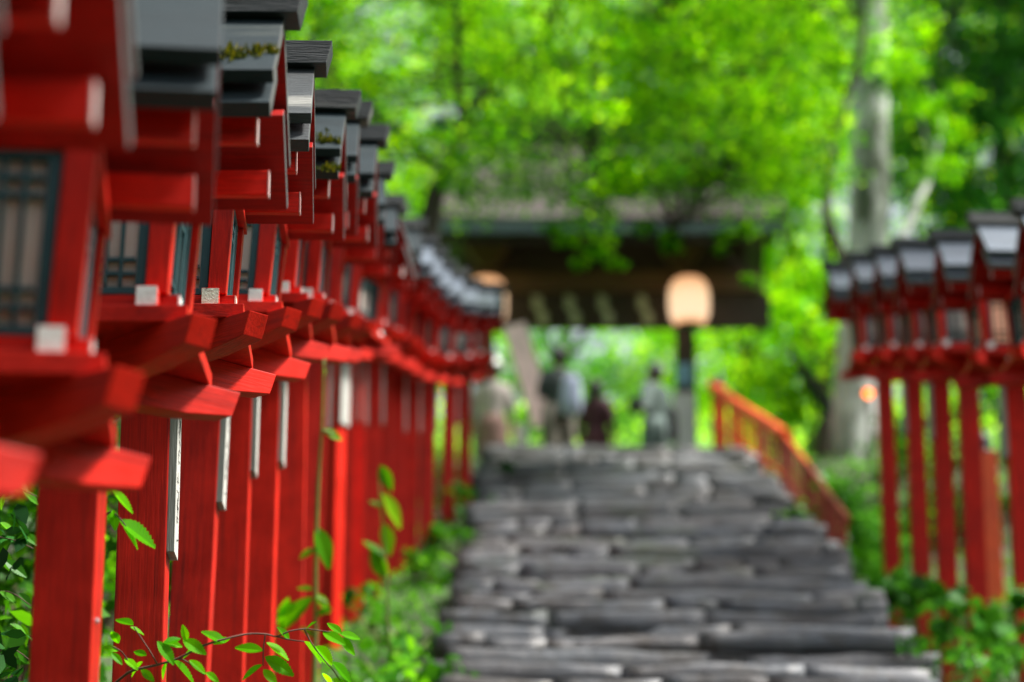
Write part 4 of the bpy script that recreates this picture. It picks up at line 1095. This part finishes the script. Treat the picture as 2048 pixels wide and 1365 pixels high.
leavesA = [(718, 1052, 622, 1014, 0), (700, 1062, 780, 1100, 0), (1005, 1138, 985, 1050, 0), (985, 1130, 1112, 1205, 0), (1215, 1147, 1088, 1080, .01), (1418, 1190, 1265, 1166, .03), (1415, 1265, 1300, 1342, .03), (1420, 1290, 1492, 1372, .03),
    (1428, 1222, 1588, 1322, .03), (1435, 1145, 1562, 1235, .04), (1842, 1100, 1765, 1035, .05), (1832, 1098, 1946, 1122, .05), (1830, 1120, 1918, 1212, .05), (1740, 1090, 1862, 1152, .05), (1640, 1140, 1742, 1255, .05), (1700, 1165, 1800, 1265, .06), (1790, 1250, 1902, 1360, .06), (1740, 1310, 1790, 1375, .06),
    (848, 1138, 942, 1262, 0), (930, 1240, 1062, 1368, 0), (1020, 1240, 1112, 1312, 0), (1108, 1308, 1184, 1358, 0), (760, 1290, 832, 1355, 0), (640, 1190, 552, 1168, 0), (885, 1152, 975, 1118, 0), (880, 1140, 985, 1165, .02), (670, 1230, 745, 1290, 0), (600, 1200, 660, 1262, .01), (790, 1215, 720, 1190, .01), (770, 1250, 700, 1330, .01), (900, 1255, 870, 1345, 0), (1050, 1180, 980, 1230, .01), (1560, 1130, 1500, 1060, .05), (1650, 1075, 1700, 1030, .05), (1860, 1370, 1790, 1340, .06), (640, 1150, 600, 1080, .02), (1240, 1125, 1150, 1150, .02)]
branch('leafy_branch', 'sharp green twig with toothed leaves arching across the bottom of the red posts', stemsA, leavesA, 5.75, L_TWIG, TWIG)
branch('leafy_twig', 'short twig of drooping leaves in front of the second post', [[(560, 470, .1), (600, 440, .05), (640, 470, 0), (680, 520, 0)], [(560, 300, .1), (600, 300, 0), (640, 330, 0)]],
       [(640, 485, 848, 627, 0), (665, 525, 752, 642, 0), (600, 320, 726, 445, .0), (610, 430, 622, 540, .02), (590, 460, 640, 470, .02)], 5.55, L_TWIG, TWIG)
branch('side_twig', 'twig of dark leaves poking past the left edge of the first post', [[(-140, 330, 1.0), (0, 250, .9), (80, 300, .9), (200, 360, .9)], [(-140, 560, 1), (60, 590, .9), (180, 640, .9)], [(-100, 900, 1), (40, 870, .9), (170, 950, .9)], [(-100, 1200, 1), (60, 1180, .9), (160, 1240, .9)]],
       [(0, 235, 158, 325, .9), (40, 240, 90, 330, .9), (120, 330, 215, 400, .9), (130, 560, 210, 620, .9), (60, 590, -20, 690, .9), (80, 600, 160, 560, .9), (20, 700, 150, 790, .9), (0, 640, 60, 760, .9), (100, 880, 180, 960, .9), (0, 870, 90, 930, .9), (60, 900, 20, 1000, .9), (90, 1180, 170, 1260, .9), (20, 1170, 60, 1290, .9), (100, 1250, 30, 1350, .9), (140, 1100, 60, 1040, .9), (0, 500, 90, 560, .9), (130, 430, 60, 480, .9), (30, 340, 0, 430, .9)], 5.6, L_SHRUB, TWIG)
branch('climbing_vine', 'thin yellow green vine with large pointed leaves climbing past the middle posts', [[(1690, 1420, 0), (1700, 1100, 0), (1702, 700, 0), (1715, 300, 0), (1735, 0, 0), (1745, -400, 0)], [(1700, 640, 0), (1640, 660, 0)], [(1700, 900, 0), (1760, 930, 0)], [(1735, 0, 0), (1800, 20, 0)]],
       [(1702, 520, 1785, 750, 0), (1700, 640, 1612, 690, 0), (1700, 880, 1780, 985, 0), (1690, 860, 1600, 850, 0), (1690, 900, 1500, 1080, 0), (1600, 930, 1490, 1010, 0), (1700, 1120, 1620, 1060, 0), (1735, 0, 1850, 50, .0), (1700, 1000, 1790, 960, 0), (1745, -380, 1752, -300, 0), (1560, 900, 1500, 1100, 0)], 9.4, L_BRIGHT, STEMG, .012, 'vine')
p0 = atz(770, 1000, 11.3)
branch('leafy_sprig', 'blurred sprig of pale leaves in front of the bright red posts', [[(2100, 1200, 0), (2080, 800, 0), (2060, 500, 0), (2040, 220, 0)]],
       [(2050, 190, 2110, 330, 0), (2060, 340, 2170, 530, 0), (2060, 500, 2110, 680, 0), (2070, 690, 1960, 590, 0), (2080, 800, 2000, 640, 0), (2060, 420, 1990, 380, 0)], 11.3, L_BRIGHT, STEMG, .010, 'sprig')

# ---------------------------------------------------------------- light, sky, camera
w = bpy.data.worlds.new('World'); bpy.context.scene.world = w; w.use_nodes = True
nt = w.node_tree; nt.nodes.clear()
hs = nt.nodes.new('ShaderNodeHueSaturation'); hs.inputs['Saturation'].default_value = .4
bg = nt.nodes.new('ShaderNodeBackground'); wo = nt.nodes.new('ShaderNodeOutputWorld'); sk = nt.nodes.new('ShaderNodeTexSky')
SUN_AZ, SUN_EL = math.radians(90), math.radians(56)      # azimuth from +Y towards +X
sk.sky_type = 'NISHITA'; sk.sun_disc = False; sk.sun_elevation = SUN_EL; sk.sun_rotation = SUN_AZ
sk.air_density = 1.0; sk.dust_density = 4.0; sk.ozone_density = 1.0
bg.inputs['Strength'].default_value = .10
nt.links.new(sk.outputs[0], hs.inputs['Color']); nt.links.new(hs.outputs[0], bg.inputs[0]); nt.links.new(bg.outputs[0], wo.inputs[0])
ld = bpy.data.lights.new('sun', 'SUN'); ld.energy = 4.2; ld.angle = math.radians(9); ld.color = (1, .96, .9)
lo = bpy.data.objects.new('sun', ld); C.objects.link(lo)
dv = Vector((math.sin(SUN_AZ) * math.cos(SUN_EL), math.cos(SUN_AZ) * math.cos(SUN_EL), math.sin(SUN_EL)))
lo.rotation_euler = dv.to_track_quat('Z', 'Y').to_euler(); lo.location = (8, 4, 20)
cd = bpy.data.cameras.new('camera'); cam = bpy.data.objects.new('camera', cd); C.objects.link(cam)
cam.location = (0, 0, EYE); cam.rotation_euler = (math.pi / 2 + PITCH, 0, 0)
cd.sensor_width = 36; cd.lens = F * 36 / 2048; cd.clip_end = 1000; cd.clip_start = .05
cd.dof.use_dof = True; cd.dof.focus_distance = 6.15; cd.dof.aperture_fstop = 1.85; cd.dof.aperture_blades = 0
sc = bpy.context.scene; sc.camera = cam
sc.view_settings.view_transform = 'Standard'; sc.view_settings.look = 'None'; sc.view_settings.gamma = 1; sc.view_settings.exposure = 1.3
sc.cycles.use_denoising = True; sc.cycles.max_bounces = 8; sc.cycles.transmission_bounces = 4; sc.cycles.diffuse_bounces = 4; sc.cycles.caustics_reflective = False
